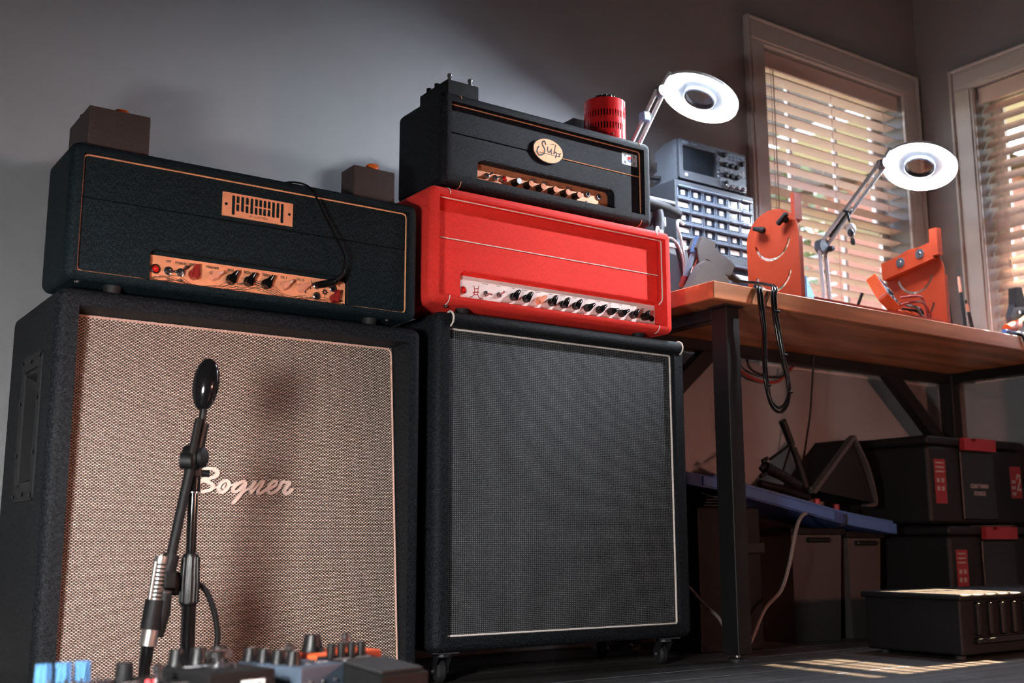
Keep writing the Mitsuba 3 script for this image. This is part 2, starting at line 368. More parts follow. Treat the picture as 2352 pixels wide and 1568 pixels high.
def blind(label, axis, u0, u1, dc, z0, z1, tilt):
    t = thing('window_blind', label, 'blind')
    def bx(a, b, d0, d1, za, zb, c=0.0): return box(a, b, d0, d1, za, zb, c=c) if axis == 'x' else box(d0, d1, a, b, za, zb, c=c)
    put('valance', bx(u0, u1, dc - 0.042, dc - 0.030, z1 - 0.068, z1 - 0.002, 0.003), 'mat_blind', t)
    put('headrail', bx(u0, u1, dc - 0.028, dc + 0.028, z1 - 0.045, z1 - 0.004, 0.002), 'mat_blind', t)
    base = slat_mesh(u0, u1, tilt, axis); n = int((z1 - 0.075 - z0 - 0.03) / 0.0485)
    shared = mikit.ply(base, 'mat_blind', smooth=30)
    for i in range(n + 1):
        k = uniq(t + '__slat'); z = z1 - 0.085 - 0.0485 * i
        off = [0, dc, z] if axis == 'x' else [dc, 0, z]
        scene[k] = {**shared, 'to_world': T().translate(off).rotate([1, 0, 0] if axis == 'x' else [0, 1, 0], float(rng.normal(0, 0.7)))}
    put('bottom_rail', bx(u0, u1, dc - 0.026, dc + 0.026, z0 + 0.004, z0 + 0.026, 0.003), 'mat_blind', t)
    L = u1 - u0
    for f in (0.10, 0.5, 0.90):
        for s in (-0.027, 0.027):
            p = lambda z: (u0 + f * L, dc + s, z) if axis == 'x' else (dc + s, u0 + f * L, z)
            put('ladder_cord', tube([p(z0 + 0.02), p(z1 - 0.04)], 0.0011, 5), 'mat_cord', t)
    p = lambda z, a: (u0 + 0.045 + a, dc - 0.045, z) if axis == 'x' else (dc - 0.045, u1 - 0.075 - a, z)
    for a in (0, 0.012): put('lift_cord', tube([p(z1 - 0.06, a), p(z0 + (0.35 if axis == 'y' else 0.25) + a, a)], 0.0012, 5), 'mat_cord', t)
    q = p(z0 + (0.33 if axis == 'y' else 0.23), 0.006)
    put('cord_tassel', lathe([(0.0, 0.03), (0.004, 0.028), (0.007, 0.0), (0.0, 0.0)], q, n=10), 'mat_cord', t, smooth=30)
blind('warm white slatted blind with open slats in the back window', 'x', W1[0] + 0.006, W1[1] - 0.006, YW + 0.052, W1[2], W1[3], -6)
blind('warm white slatted blind with half-closed sunlit slats in the right window', 'y', W2[0] + 0.006, W2[1] - 0.006, XR + 0.052, W2[2], W2[3], 52)

# ------------------------------------------------------------------ unseen lamps and a case outside the frame, placed for their light and shade
def area(L): return {'type': 'area', 'radiance': rgb(L)}
t = thing('panel_light', 'unseen panel light left of the camera, placed to light the tan grille', 'lamp')
d = KEY_AIM - KEY_P; d /= np.linalg.norm(d); sx = np.cross(d, [0, 0, 1.0]); sx /= np.linalg.norm(sx); sy = np.cross(sx, d)
M = np.eye(4); M[:3, 0], M[:3, 1], M[:3, 2], M[:3, 3] = sx, sy, d, KEY_P
Mf = M.copy(); Mf[:3, 0] *= -1; Mf[:3, 1] *= 1
q = trimesh.Trimesh([(-KEY_W / 2, -KEY_H / 2, 0), (KEY_W / 2, -KEY_H / 2, 0), (KEY_W / 2, KEY_H / 2, 0), (-KEY_W / 2, KEY_H / 2, 0)], [(0, 1, 2), (0, 2, 3)], process=False)
q = move(q, M)
if q.face_normals[0] @ d < 0: q = trimesh.Trimesh(q.vertices, q.faces[:, ::-1], process=False)
put('diffuser', q, 'mat_emit_house', t, emitter=area(KEY_L))
put('housing', move(cat(ext(sbox(-KEY_W / 2 - 0.012, -KEY_H / 2 - 0.012, KEY_W / 2 + 0.012, KEY_H / 2 + 0.012), 0.0, 0.03).apply_transform(rot([1, 0, 0], -90)).apply_translation([0, 0, -0.001])), M), 'mat_plastic_matt', t)
B = KEY_P - d * 0.035
put('pole', tube([(B[0], B[1], 0.03), B - [0, 0, 0.0]], 0.009), 'mat_metal_black', t, smooth=30)
for k in range(3):
    a = 2.1 * k + 2.4
    put('leg', tube([(B[0], B[1], 0.16), (B[0] + 0.16 * math.cos(a), B[1] + 0.16 * math.sin(a), 0.006)], 0.006), 'mat_metal_black', t, smooth=30)
hood = move(box(-KEY_W / 2 - 0.012, KEY_W / 2 + 0.012, -0.002, 0.002, 0.0, 0.20), M @ shift(0, KEY_H / 2 + 0.008, 0.002) @ rot([1, 0, 0], 3))
put('barn_door', hood, 'mat_plastic_matt', t)  # flap on the unseen panel, keeps its light off the upper wall
t = thing('spot_light', 'unseen snooted spot right of the frame, placed to light the red and top amplifiers', 'lamp')
ax = SPOT_AIM - SPOT_P; ax /= np.linalg.norm(ax)
disk = lathe([(0.0, 0.0), (0.038, 0.0)], SPOT_P - ax * 0.25, ax, 32)
if (disk.face_normals @ ax).mean() < 0: disk = trimesh.Trimesh(disk.vertices, disk.faces[:, ::-1], process=False)
put('bulb_disc', disk, 'mat_emit_house', t, emitter=area(SPOT_L))
put('snoot', lathe([(0.0, -0.30), (0.075, -0.29), (0.075, 0.0), (0.072, 0.0), (0.072, -0.255), (0.0, -0.258)], SPOT_P, ax, 36), 'mat_plastic_matt', t, smooth=30)
hd = np.array([-math.cos(math.radians(27.0)), math.sin(math.radians(27.0)), 0.0])
E_ = SPOT_P - ax * 0.25 + hd * 0.43 + [0, 0, ax[2] * 0.45]
lf = np.cross([0, 0, 1.0], ax); lf /= np.linalg.norm(lf); Pl = SPOT_P + lf * 0.074
nrm = np.cross(E_ - Pl, [0, 0, 1.0]); nrm *= 0.0015 / np.linalg.norm(nrm)
put('barn_door', trimesh.convex.convex_hull(np.array([p + s * nrm + [0, 0, h * z] for p, h in ((Pl, 0.10), (E_, 0.17)) for s in (-1, 1) for z in (-1, 1)])), 'mat_plastic_matt', t)  # flap on the unseen spot, keeps its light off the tan grille
bx, by, bz = SPOT_P - ax * 0.20
put('yoke', cat(box(bx - 0.012, bx + 0.012, by - 0.012, by + 0.012, bz - 0.16, bz - 0.074)), 'mat_metal_black', t)
put('pole', cyl((bx, by, 0.10), (bx, by, bz - 0.15), 0.012, 16), 'mat_metal_black', t, smooth=30)
for k in range(3):
    a_ = 2.1 * k + 0.3
    put('leg', tube([(bx, by, 0.55), (bx + 0.30 * math.cos(a_), by + 0.30 * math.sin(a_), 0.008)], 0.008), 'mat_metal_black', t, smooth=30)
t = thing('mushroom_lamp', 'unseen warm lamp right of the camera, placed to light the wall under the bench', 'lamp')
wx, wy, wz = WARM_P
put('shade', lathe([(0.10, -0.05), (0.10, 0.05)], (wx, wy, wz), n=32), 'mat_emit_house', t, emitter=area(WARM_L))
put('cap', lathe([(0.0, 0.14), (0.14, 0.125), (0.28, 0.090), (0.34, 0.055), (0.337, 0.053), (0.0, 0.054)], (wx, wy, wz), n=40), 'mat_metal_black', t, smooth=40)  # wide cap keeps the unseen lamp's light off the upper walls
put('base', lathe([(0.0, 0.0), (0.14, 0.0), (0.14, 0.016), (0.02, 0.03), (0.02, wz - 0.065), (0.106, wz - 0.062), (0.106, wz - 0.052), (0.0, wz - 0.052)], (wx, wy, 0.0), n=32), 'mat_metal_black', t, smooth=30)
t = thing('road_case', 'unseen black case right of the camera, placed to shade the grey grille cabinet', 'case')
put('body', rbox(1.89, 2.32, 0.52, 0.78, 0.03, 0.62, r=0.006, n=2), 'mat_metal_black', t, smooth=35)  # out of view, blocks the warm lamp to darken the grey cabinet
put('edge_trim', cat(*[box(x - 0.012, x + 0.012, y - 0.012, y + 0.012, 0.03, 0.62, c=0.003) for x in (1.89, 2.32) for y in (0.52, 0.78)]), 'mat_steel', t)
for x in (1.93, 2.28):
    for y in (0.56, 0.74): put('foot', cyl((x, y, 0.0), (x, y, 0.031), 0.02, 14), 'mat_rubber', t)
# lettering as centre lines with half widths, metres in the plane of each front
BOG= [([(0.7435, 0.4423), (0.7558, 0.4437), (0.7692, 0.4442), (0.7798, 0.4434), (0.7863, 0.439), (0.7856, 0.4334), (0.7796, 0.4285), (0.7701, 0.4254), (0.7616, 0.4229)], 0.0031), ([(0.7683, 0.4333), (0.7623, 0.4275), (0.7541, 0.4194), (0.7487, 0.4128), (0.7425, 0.4044)], 0.0028), ([(0.754, 0.4208), (0.7675, 0.4179), (0.7764, 0.4136), (0.7776, 0.409), (0.773, 0.4037), (0.7645, 0.4008), (0.7551, 0.3993), (0.7437, 0.3998)], 0.003), ([(0.8032, 0.422), (0.7946, 0.4178), (0.7891, 0.4102), (0.7889, 0.4037), (0.7925, 0.3996), (0.7993, 0.4002), (0.8058, 0.4069), (0.8094, 0.4145), (0.8081, 0.42), (0.8032, 0.422)], 0.003), ([(0.8006, 0.4133), (0.7969, 0.4085), (0.7999, 0.4067)], 0.0015), ([(0.7805, 0.4072), (0.7881, 0.4102)], 0.0019), ([(0.8104, 0.4126), (0.8201, 0.4152), (0.8279, 0.4183)], 0.0022), ([(0.8406, 0.4224), (0.8309, 0.4184), (0.8222, 0.412), (0.8181, 0.4053), (0.8208, 0.4007), (0.8276, 0.4028), (0.8352, 0.4095), (0.8418, 0.4172)], 0.0028), ([(0.8438, 0.4182), (0.8403, 0.4078), (0.8338, 0.3963), (0.8272, 0.3878), (0.8197, 0.3797)], 0.003), ([(0.8386, 0.4002), (0.8453, 0.4051), (0.8532, 0.4081), (0.86, 0.414)], 0.0021), ([(0.8632, 0.4207), (0.858, 0.413), (0.8548, 0.4053), (0.8556, 0.3997)], 0.003), ([(0.8561, 0.3992), (0.8613, 0.4064), (0.869, 0.4152), (0.8768, 0.422), (0.8809, 0.4222)], 0.0023), ([(0.8799, 0.4221), (0.8762, 0.4134), (0.8704, 0.4057), (0.8707, 0.3991), (0.8767, 0.4002), (0.8846, 0.4051), (0.8916, 0.4091)], 0.0028), ([(0.8921, 0.4081), (0.9017, 0.4127), (0.9077, 0.4181), (0.9085, 0.423), (0.9023, 0.4233), (0.8954, 0.4168), (0.8911, 0.4081), (0.8919, 0.4015), (0.8981, 0.3997), (0.9072, 0.4037), (0.9152, 0.4107)], 0.0027), ([(0.9142, 0.4097), (0.919, 0.4194), (0.923, 0.4234), (0.9293, 0.4221), (0.9365, 0.4228), (0.9367, 0.4185)], 0.0029), ([(0.9366, 0.4204), (0.9306, 0.413), (0.9262, 0.4052), (0.928, 0.3999), (0.9352, 0.401), (0.9423, 0.408)], 0.0031)]
SUHR= [([(1.6005, 1.2843), (1.599, 1.2906), (1.5943, 1.2916), (1.5901, 1.2868), (1.5911, 1.2804), (1.5965, 1.2736), (1.5977, 1.266), (1.5932, 1.2579), (1.5847, 1.2529), (1.5777, 1.2541), (1.5741, 1.2605), (1.5755, 1.2693), (1.5802, 1.2748)], 0.0017), ([(1.6072, 1.2785), (1.6074, 1.2693), (1.6105, 1.2657), (1.6152, 1.2689), (1.6188, 1.2749)], 0.0015), ([(1.6188, 1.2749), (1.618, 1.2675), (1.6196, 1.2636)], 0.0014), ([(1.6154, 1.2884), (1.632, 1.2887)], 0.0006), ([(1.632, 1.2887), (1.6292, 1.2764), (1.6259, 1.2645)], 0.001), ([(1.6259, 1.2652), (1.631, 1.2702), (1.6345, 1.2689), (1.6337, 1.2615), (1.6311, 1.2557)], 0.0015), ([(1.6386, 1.2675), (1.6436, 1.2677), (1.6428, 1.2646), (1.6455, 1.2612)], 0.0011), ([(1.6428, 1.266), (1.6492, 1.2697)], 0.0011), ([(1.57, 1.2597), (1.5933, 1.2602), (1.6451, 1.2604)], 0.0007)]
REDL= [([(1.3775, 0.888), (1.3796, 0.8768), (1.3781, 0.8689), (1.3735, 0.8628), (1.3654, 0.8592)], 0.0009), ([(1.3914, 0.8904), (1.3888, 0.8791), (1.3883, 0.8713), (1.3915, 0.8629), (1.4038, 0.8596)], 0.0008), ([(1.3781, 0.8803), (1.3896, 0.8834)], 0.0008), ([(1.375, 0.8723), (1.3914, 0.8752)], 0.001), ([(1.3771, 0.8668), (1.3889, 0.8687)], 0.0009)]
ENV= [(0.6267, 0.8049), (0.6478, 0.8086), (0.6659, 0.8119), (0.6895, 0.8092), (0.7067, 0.8029), (0.7274, 0.8005), (0.748, 0.8023), (0.7671, 0.8057), (0.7843, 0.8141), (0.8074, 0.8162), (0.8377, 0.8256), (0.8654, 0.8204), (0.8841, 0.8156), (0.9032, 0.8037), (0.9222, 0.8016), (0.941, 0.8085), (0.9602, 0.8064), (0.9991, 0.8085), (1.0191, 0.8017), (1.039, 0.8023)]
# ------------------------------------------------------------------ speaker cabinets
def caster(t, x, y, ztop, yaw=0.0):
    M = shift(x, y, 0) @ rot([0, 0, 1], yaw)
    c = put('caster', move(cat(box(-0.03, 0.03, -0.03, 0.03, ztop - 0.004, ztop, c=0.001), lathe([(0.0, ztop - 0.012), (0.018, ztop - 0.012), (0.02, ztop - 0.004), (0.0, ztop - 0.004)], (0, 0, 0)),
                               extx(Polygon([(-0.016, ztop - 0.012), (0.016, ztop - 0.012), (0.030, 0.022), (0.022, 0.016), (0.012, 0.022)]), -0.0155, -0.0135),
                               extx(Polygon([(-0.016, ztop - 0.012), (0.016, ztop - 0.012), (0.030, 0.022), (0.022, 0.016), (0.012, 0.022)]), 0.0135, 0.0155)), M), 'mat_zinc', t)
    put('wheel', move(lathe([(0.0, -0.011), (0.020, -0.011), (0.025, -0.006), (0.025, 0.006), (0.020, 0.011), (0.0, 0.011)], (0, 0.021, 0.0251), (1, 0, 0)), M), 'mat_rubber', c, smooth=30)
    put('axle_bolt', move(cat(lathe([(0.0, -0.021), (0.005, -0.020), (0.006, -0.0156), (0.0, -0.0156)], (0, 0.022, 0.025), (1, 0, 0), 12), lathe([(0.0, 0.021), (0.005, 0.020), (0.006, 0.0156), (0.0, 0.0156)], (0, 0.022, 0.025), (1, 0, 0), 12)), M), 'mat_chrome', c)

t = thing('speaker_cabinet', 'black speaker cabinet with a tan woven grille and a cream script nameplate', 'speaker cabinet')
BX0, BX1, BY0, BY1, BZ0, BZ1 = 0.455, 1.216, 2.081, 2.462, 0.012, 0.762
OX0, OX1, OZ0, OZ1 = 0.494, 1.184, 0.040, 0.728
body = mrbox(BX0, BX1, BY0, BY1, BZ0, BZ1, 0.020, 5) - mbox(OX0, OX1, BY0 - 0.02, 2.20, OZ0, OZ1) - mbox(BX0 - 0.02, BX0 + 0.055, 2.182, 2.298, 0.404, 0.628)
put('shell', body, 'mat_tolex_black', t, smooth=35)
def tilt(z): return 2.110 + (z - 0.055) / (0.729 - 0.055) * 0.050        # the baffle leans back
GX0, GX1, GZ0, GZ1 = OX0 + 0.002, OX1 - 0.002, OZ0 + 0.006, OZ1 - 0.001
V = [(x, tilt(z) + dy, z) for dy in (0, 0.012) for z in (GZ0, GZ1) for x in (GX0, GX1)]
put('grille_cloth', trimesh.convex.convex_hull(np.array(V)), 'mat_cloth_tan', t)
P = np.array(rectpath(GX0 + 0.002, GX1 - 0.002, 0, GZ0 + 0.006, GZ1 - 0.003, 0.012)); P[:, 1] = [tilt(z) - 0.0012 for z in P[:, 2]]
put('grille_piping', tube(P, 0.0022, 6, caps=False), 'mat_piping_pink', t, smooth=40)
logo = ext(strokes(BOG), -0.007, 0.0); v = logo.vertices
a = 0.050 / (0.729 - 0.055)
logo.vertices = np.stack([v[:, 0], v[:, 1] + np.array([tilt(z) for z in v[:, 2]]) - 0.0008, v[:, 2]], 1)
put('nameplate', logo, 'mat_cream', t, label='raised cream script lettering')
h = put('side_handle', extx(rrect(2.160, 2.322, 0.378, 0.654, 0.008).difference(rrect(2.184, 2.296, 0.406, 0.626, 0.006)), BX0 - 0.003, BX0 + 0.001), 'mat_metal_black', t, label='recessed black carrying handle')
cup = (mbox(BX0 + 0.0005, BX0 + 0.054, 2.1825, 2.2975, 0.4045, 0.6275) - m3.Manifold.hull_points(np.array([(x, y, z) for x, e in ((BX0 - 0.01, 0.0), (BX0 + 0.050, 0.03)) for y in (2.186, 2.294) for z in (0.408 + e, 0.624 - e)])))
put('handle_cup', cup, 'mat_plastic_black', h, smooth=30)
for y, z in ((2.170, 0.645), (2.241, 0.641), (2.312, 0.645), (2.171, 0.566), (2.311, 0.566), (2.171, 0.466), (2.311, 0.466), (2.170, 0.388), (2.241, 0.391), (2.312, 0.388)):
    put('screw', lathe([(0.0, 0.003), (0.0035, 0.0025), (0.005, 0.0), (0.0, 0.0)], (BX0 - 0.003, y, z), (-1, 0, 0), 10), 'mat_gloss_black', h, smooth=40)
for x in (BX0 + 0.07, BX1 - 0.07):
    for y in (BY0 + 0.07, BY1 - 0.07): put('foot', lathe([(0.0, 0.0), (0.016, 0.0), (0.019, 0.013), (0.0, 0.013)], (x, y, 0.0), n=16), 'mat_rubber', t, smooth=30)

t = thing('speaker_cabinet', 'black speaker cabinet on casters with a dark grey grille and white piping', 'speaker cabinet')
CX0, CX1, CY0, CY1, CZ0, CZ1 = 1.262, 2.018, 2.098, 2.470, 0.069, 0.814
body = mrbox(CX0, CX1, CY0, CY1, CZ0, CZ1, 0.020, 5) - mbox(1.296, 1.977, CY0 - 0.02, 2.126, 0.101, 0.779)
put('shell', body, 'mat_tolex_black', t, smooth=35)
put('grille_cloth', box(1.297, 1.976, 2.116, 2.126, 0.102, 0.778), 'mat_cloth_grey', t)
put('grille_piping', tube(rectpath(1.2975, 1.9755, 2.1135, 0.1025, 0.7775, 0.006), 0.0026, 6, caps=False), 'mat_piping_white', t, smooth=40)
put('top_rail', tube([(1.300, 2.104, 0.7975), (1.996, 2.104, 0.7975)], 0.0168, 16), 'mat_tolex_black', t, smooth=40)
for x in (1.2985, 1.9975):
    a = np.radians(np.linspace(60, 262, 16))
    put('corner_piping', tube([(x, 2.104 + 0.0172 * math.cos(u), 0.7975 + 0.0172 * math.sin(u)) for u in a], 0.0024, 6), 'mat_piping_white', t, smooth=40)
for x, w in ((1.315, -14), (1.965, -14)):
    for y in (2.150, 2.410): caster(t, x, y, 0.069, w if y < 2.3 else 160)

# ------------------------------------------------------------------ amplifier heads
def head_shell(t, x0, x1, y0, y1, z0, z1, ix0, ix1, iz0, iz1, depth, m, r=0.018):
    body = mrbox(x0, x1, y0, y1, z0, z1, r, 5) - mbox(ix0, ix1, y0 - 0.02, y0 + depth, iz0, iz1)
    put('shell', body, m, t, smooth=35)
def feet(t, xs, ys, z0, z1, r=0.017):
    for x in xs:
        for y in ys: put('foot', lathe([(0.0, z0), (r * 0.85, z0), (r, z1), (0.0, z1)], (x, y, 0), n=18), 'mat_rubber', t, smooth=30)
def chicken(t, x, y, z, ang, m, s=1.0, line=True, lab=None):
    "a pointer knob on a plate whose face is at y"
    a = math.radians(ang); u = np.array([math.cos(a), math.sin(a)]); w = np.array([-u[1], u[0]])
    c = np.array([x, z]); r = 0.0085 * s
    tip = [tuple(c + u * 0.0175 * s + w * q * s) for q in (-0.0022, 0.0022)]
    tail = [tuple(c - u * 0.009 * s + w * q * s) for q in (-0.005, 0.005)]
    poly = unary_union([Polygon(tip + tail[::-1]).convex_hull.buffer(0.001), Point(*c).buffer(r, quad_segs=6)]).convex_hull
    grip = unary_union([Polygon(tip + tail[::-1]).convex_hull]).buffer(0.0008)
    k = put('knob', cat(ext(Point(*c).buffer(0.0105 * s, quad_segs=8), y - 0.006, y), soft(poly, y - 0.0135, y - 0.006, 0.0015, 2), soft(grip, y - 0.019, y - 0.0135, 0.0012, 2)), m, t, label=lab)
    if line:
        q = [tuple(c + u * d + w * e) for d, e in ((0.007 * s, -0.0008), (0.017 * s, -0.0008), (0.017 * s, 0.0008), (0.007 * s, 0.0008))]
        put('pointer_line', ext(Polygon(q), y - 0.0194, y - 0.0188), 'mat_line_white', k)
def toggle(t, x, y, z, ang, s=1.0):
    a = math.radians(ang)
    k = put('toggle_switch', cat(lathe([(0.0, 0.0), (0.0085 * s, 0.0), (0.0085 * s, 0.0035 * s), (0.006 * s, 0.0042 * s), (0.006 * s, 0.008 * s), (0.0035 * s, 0.0085 * s), (0.0, 0.006 * s)], (x, y, z), (0, -1, 0), 18)), 'mat_chrome', t, smooth=30)
    tip = np.array([x + 0.010 * s * math.cos(a), y - 0.018 * s, z + 0.010 * s * math.sin(a)])
    put('lever', cat(tube([(x, y - 0.005 * s, z), tip], [0.0016 * s, 0.0026 * s], 10), ball(tip, 0.0029 * s)), 'mat_chrome', k, smooth=40)
def jack(t, x, y, z, s=1.0, m='mat_chrome'):
    k = put('jack', lathe([(0.0095 * s, 0.0), (0.0095 * s, 0.003), (0.0075 * s, 0.0042), (0.0045 * s, 0.0042), (0.0045 * s, 0.0005)], (x, y, z), (0, -1, 0), 20), m, t, smooth=30)
    put('socket', lathe([(0.0, 0.0008), (0.0046 * s, 0.0008), (0.0046 * s, 0.0)], (x, y, z), (0, -1, 0), 16), 'mat_gloss_black', k)
def pilot(t, x, y, z, s=1.0):
    k = put('pilot_lamp', lathe([(0.0095 * s, 0.0), (0.0095 * s, 0.003), (0.0075 * s, 0.0045), (0.0070 * s, 0.001)], (x, y, z), (0, -1, 0), 20), 'mat_chrome', t, smooth=30)
    put('jewel', lathe([(0.0, 0.0095 * s), (0.003 * s, 0.009 * s), (0.0055 * s, 0.007 * s), (0.0072 * s, 0.003), (0.0072 * s, 0.0)], (x, y, z), (0, -1, 0), 16), 'mat_jewel_red', k, smooth=50)

# the dark green head
t = g = thing('amplifier_head', 'dark green amplifier head with a copper control panel, on the tan grille cabinet', 'amplifier')
Y = 2.085
head_shell(t, 0.462, 1.203, Y - 0.004, 2.268, 0.778, 1.040, 0.485, 1.179, 0.7925, 1.0195, 0.040, 'mat_tolex_green')
SZ = 0.937
open_ = rrect(0.622, 1.042, 0.770, 0.857, 0.010)
lower = sbox(0.4865, 0.7935, 1.1775, SZ - 0.0006).difference(open_)
put('upper_panel', soft(sbox(0.4865, SZ + 0.0006, 1.1775, 1.0185), Y + 0.010, Y + 0.022, 0.002, 2), 'mat_tolex_green', t)
put('lower_panel', soft(lower, Y + 0.010, Y + 0.026, 0.006, 4), 'mat_tolex_green', t)
P = [(0.620, Y + 0.010, 0.7945)] + rectpath(0.4865, 1.1775, Y + 0.010, 0.7945, 1.0185, 0.008)[14:]
pp = rectpath(0.4870, 1.1772, Y + 0.0095, 0.7945, 1.0185, 0.010, 4)
i3 = [p for p in pp if p[2] > 0.80]
put('piping', tube([(0.635, Y + 0.022, 0.7935), (0.620, Y + 0.012, 0.7945), (0.600, Y + 0.0095, 0.7945), (0.497, Y + 0.0095, 0.7945), (0.489, Y + 0.0095, 0.797), (0.487, Y + 0.0095, 0.804), (0.487, Y + 0.0095, 1.0105), (0.490, Y + 0.0095, 1.0165), (0.497, Y + 0.0095, 1.0185),
                   (1.167, Y + 0.0095, 1.0185), (1.1745, Y + 0.0095, 1.0165), (1.1772, Y + 0.0095, 1.0095), (1.1772, Y + 0.0095, 0.804), (1.1750, Y + 0.0095, 0.797), (1.167, Y + 0.0095, 0.7945), (1.066, Y + 0.0095, 0.7945), (1.046, Y + 0.012, 0.7945), (1.030, Y + 0.022, 0.7935)], 0.0019, 7), 'mat_piping_gold', t, smooth=40)
PY = Y + 0.026
put('control_panel', ext(rrect(0.6235, 1.0405, 0.7925, 0.849, 0.006), PY, PY + 0.002), 'mat_copper_plate', t)
cp = t
env = np.array(ENV); waves = []
clip = sbox(0.6240, 0.7930, 1.0400, 0.848)
for k in range(9):
    xs = np.linspace(0.624, 1.040, 110)
    zs = np.interp(xs, env[:, 0], env[:, 1]) - 0.0021 * k + 0.0020 * np.sin(xs * (58 + 9 * k) + 1.7 * k) + 0.0011 * np.sin(xs * (131 - 6 * k) + k * 2.3)
    waves.append(LineString(np.stack([xs, zs], 1)).buffer(0.00038))
put('printed_waves', ext(unary_union(waves).intersection(clip), PY - 0.0002, PY), 'mat_print', cp)
for s, (x, z) in zip(('OFF', 'STANDBY', 'MASTER', 'PRESENCE', 'BASS', 'MIDDLE', 'TREBLE', 'VOL I', 'VOL II', 'I', 'II', 'ON', 'ON', 'I', 'GAIN'),
                     [(0.6611, 0.8402), (0.6863, 0.8395), (0.7117, 0.8406), (0.7492, 0.8402), (0.7867, 0.8402), (0.8244, 0.8403), (0.8618, 0.8404), (0.9, 0.8406), (0.9376, 0.8408), (0.9615, 0.8403), (1.027, 0.8403), (0.6617, 0.8063), (0.6868, 0.8066), (0.9622, 0.8061), (1.0295, 0.8067)]):
    put('lettering', text(s, 0.0047, x, PY, z, 0.0003, 0.80, True), 'mat_print', cp)
def star(x, z, r, r2, n):
    return Polygon([(x + (r if k % 2 == 0 else r2) * math.cos(math.pi * k / n + math.pi / 2), z + (r if k % 2 == 0 else r2) * math.sin(math.pi * k / n + math.pi / 2)) for k in range(2 * n)])
stars = unary_union([star(0.9938, 0.8216, 0.0085, 0.0042, 8), star(0.9938, 0.8216, 0.017, 0.0011, 2), star(0.9606, 0.8256, 0.0045, 0.0011, 4), star(0.9499, 0.816, 0.0045, 0.0011, 4)]).difference(star(0.9938, 0.8216, 0.0026, 0.0014, 4))
put('printed_stars', ext(stars, PY - 0.0002, PY), 'mat_print', cp)
GE = [(0.636, 0.8214), (0.6608, 0.8206), (0.685, 0.8206), (0.7113, 0.8199), (0.7509, 0.8218), (0.7869, 0.8206), (0.8236, 0.8211), (0.8619, 0.8209), (0.9008, 0.8224), (0.9387, 0.8229), (0.974, 0.833), (0.9747, 0.8102), (1.0113, 0.8314), (1.0139, 0.8096)]
pilot(cp, *GE[0][:1], PY, GE[0][1])
toggle(cp, GE[1][0], PY, GE[1][1], -20); toggle(cp, GE[2][0], PY, GE[2][1], 62)
chicken(cp, GE[3][0], PY, GE[3][1], 85, 'mat_knob_red', 1.0, False, 'dark red pointer knob')
chicken(cp, GE[4][0], PY, GE[4][1], 32, 'mat_knob_copper', 0.92, True, 'copper pointer knob')
for k in (5, 6, 7): chicken(cp, GE[k][0], PY, GE[k][1], 62, 'mat_gloss_black', 0.98)
chicken(cp, GE[8][0], PY, GE[8][1], 40, 'mat_knob_copper', 0.92, True, 'copper pointer knob')
chicken(cp, GE[9][0], PY, GE[9][1], 28, 'mat_knob_copper', 0.92, False, 'copper pointer knob')
for k in (10, 11, 12): jack(cp, GE[k][0], PY, GE[k][1], 0.88)
chicken(cp, GE[13][0], PY, GE[13][1], 75, 'mat_knob_red', 0.92, False, 'dark red pointer knob')
# copper badge: openings cut through
bars = []
for k, (x, za, zb, split) in enumerate([(0.7798, 0.9902, 0.9497, 0), (0.7890, 0.9902, 0.9586, 1), (0.7988, 0.9905, 0.9589, 0), (0.8086, 0.9905, 0.9579, 1), (0.8184, 0.9909, 0.958, 0), (0.828, 0.9908, 0.9578, 1), (0.8372, 0.9907, 0.9583, 1), (0.8463, 0.9909, 0.9581, 1), (0.8556, 0.9908, 0.9586, 1), (0.8651, 0.991, 0.9581, 0), (0.8748, 0.991, 0.959, 0), (0.8842, 0.9911, 0.9496, 0)]):
    w = 0.0035
    if split: zm = 0.9742 ; bars += [rrect(x - w, x + w, zm + 0.0011, za, 0.0016), rrect(x - w, x + w, zb, zm - 0.0011, 0.0016)]
    else: bars.append(rrect(x - w, x + w, zb, za, 0.0016))
bars = unary_union(bars)
BYF = Y + 0.0085
b = put('badge', ext(sbox(0.7565, 0.9457, 0.9073, 0.9946).difference(bars), BYF - 0.0015, BYF + 0.0016), 'mat_copper_plate', t, label='copper badge with slotted logo')
put('lettering', text('J K   E L E C T R I C', 0.0047, 0.8327, BYF - 0.0015, 0.9522, 0.0002, 0.66), 'mat_print', b)
for x, z in ((0.7643, 0.9701), (0.8997, 0.9706)): put('screw', lathe([(0.0, 0.0015), (0.002, 0.0012), (0.003, 0.0), (0.0, 0.0)], (x, BYF - 0.0015, z), (0, -1, 0), 12), 'mat_gloss_black', b)
feet(t, (0.560, 1.105), (2.120, 2.235), 0.762, 0.779)
for x in (0.493, 1.140): put('corner_screw', lathe([(0.0, -0.005), (0.004, -0.004), (0.0055, 0.0), (0.0, 0.0)], (x, 2.108, 0.7785), n=12), 'mat_chrome', t, smooth=40)
t = thing('instrument_cable', 'thin black cable plugged into the copper panel of the green amplifier', 'cable')
put('cord', tube(spline([(0.86, 2.20, 1.0425), (0.885, 2.13, 1.0425), (0.905, 2.098, 1.043), (0.928, 2.079, 1.036), (0.944, 2.072, 1.020), (0.967, 2.070, 0.979), (0.994, 2.062, 0.926), (1.011, 2.058, 0.890), (1.012, 2.062, 0.862)], 8), 0.0021, 8), 'mat_gloss_black', t, smooth=40)
pl = [np.array((0.974, PY - 0.003, 0.833)), np.array((0.984, PY - 0.024, 0.8335)), np.array((1.001, PY - 0.040, 0.840)), np.array((1.010, PY - 0.047, 0.852)), np.array((1.012, PY - 0.049, 0.864))]
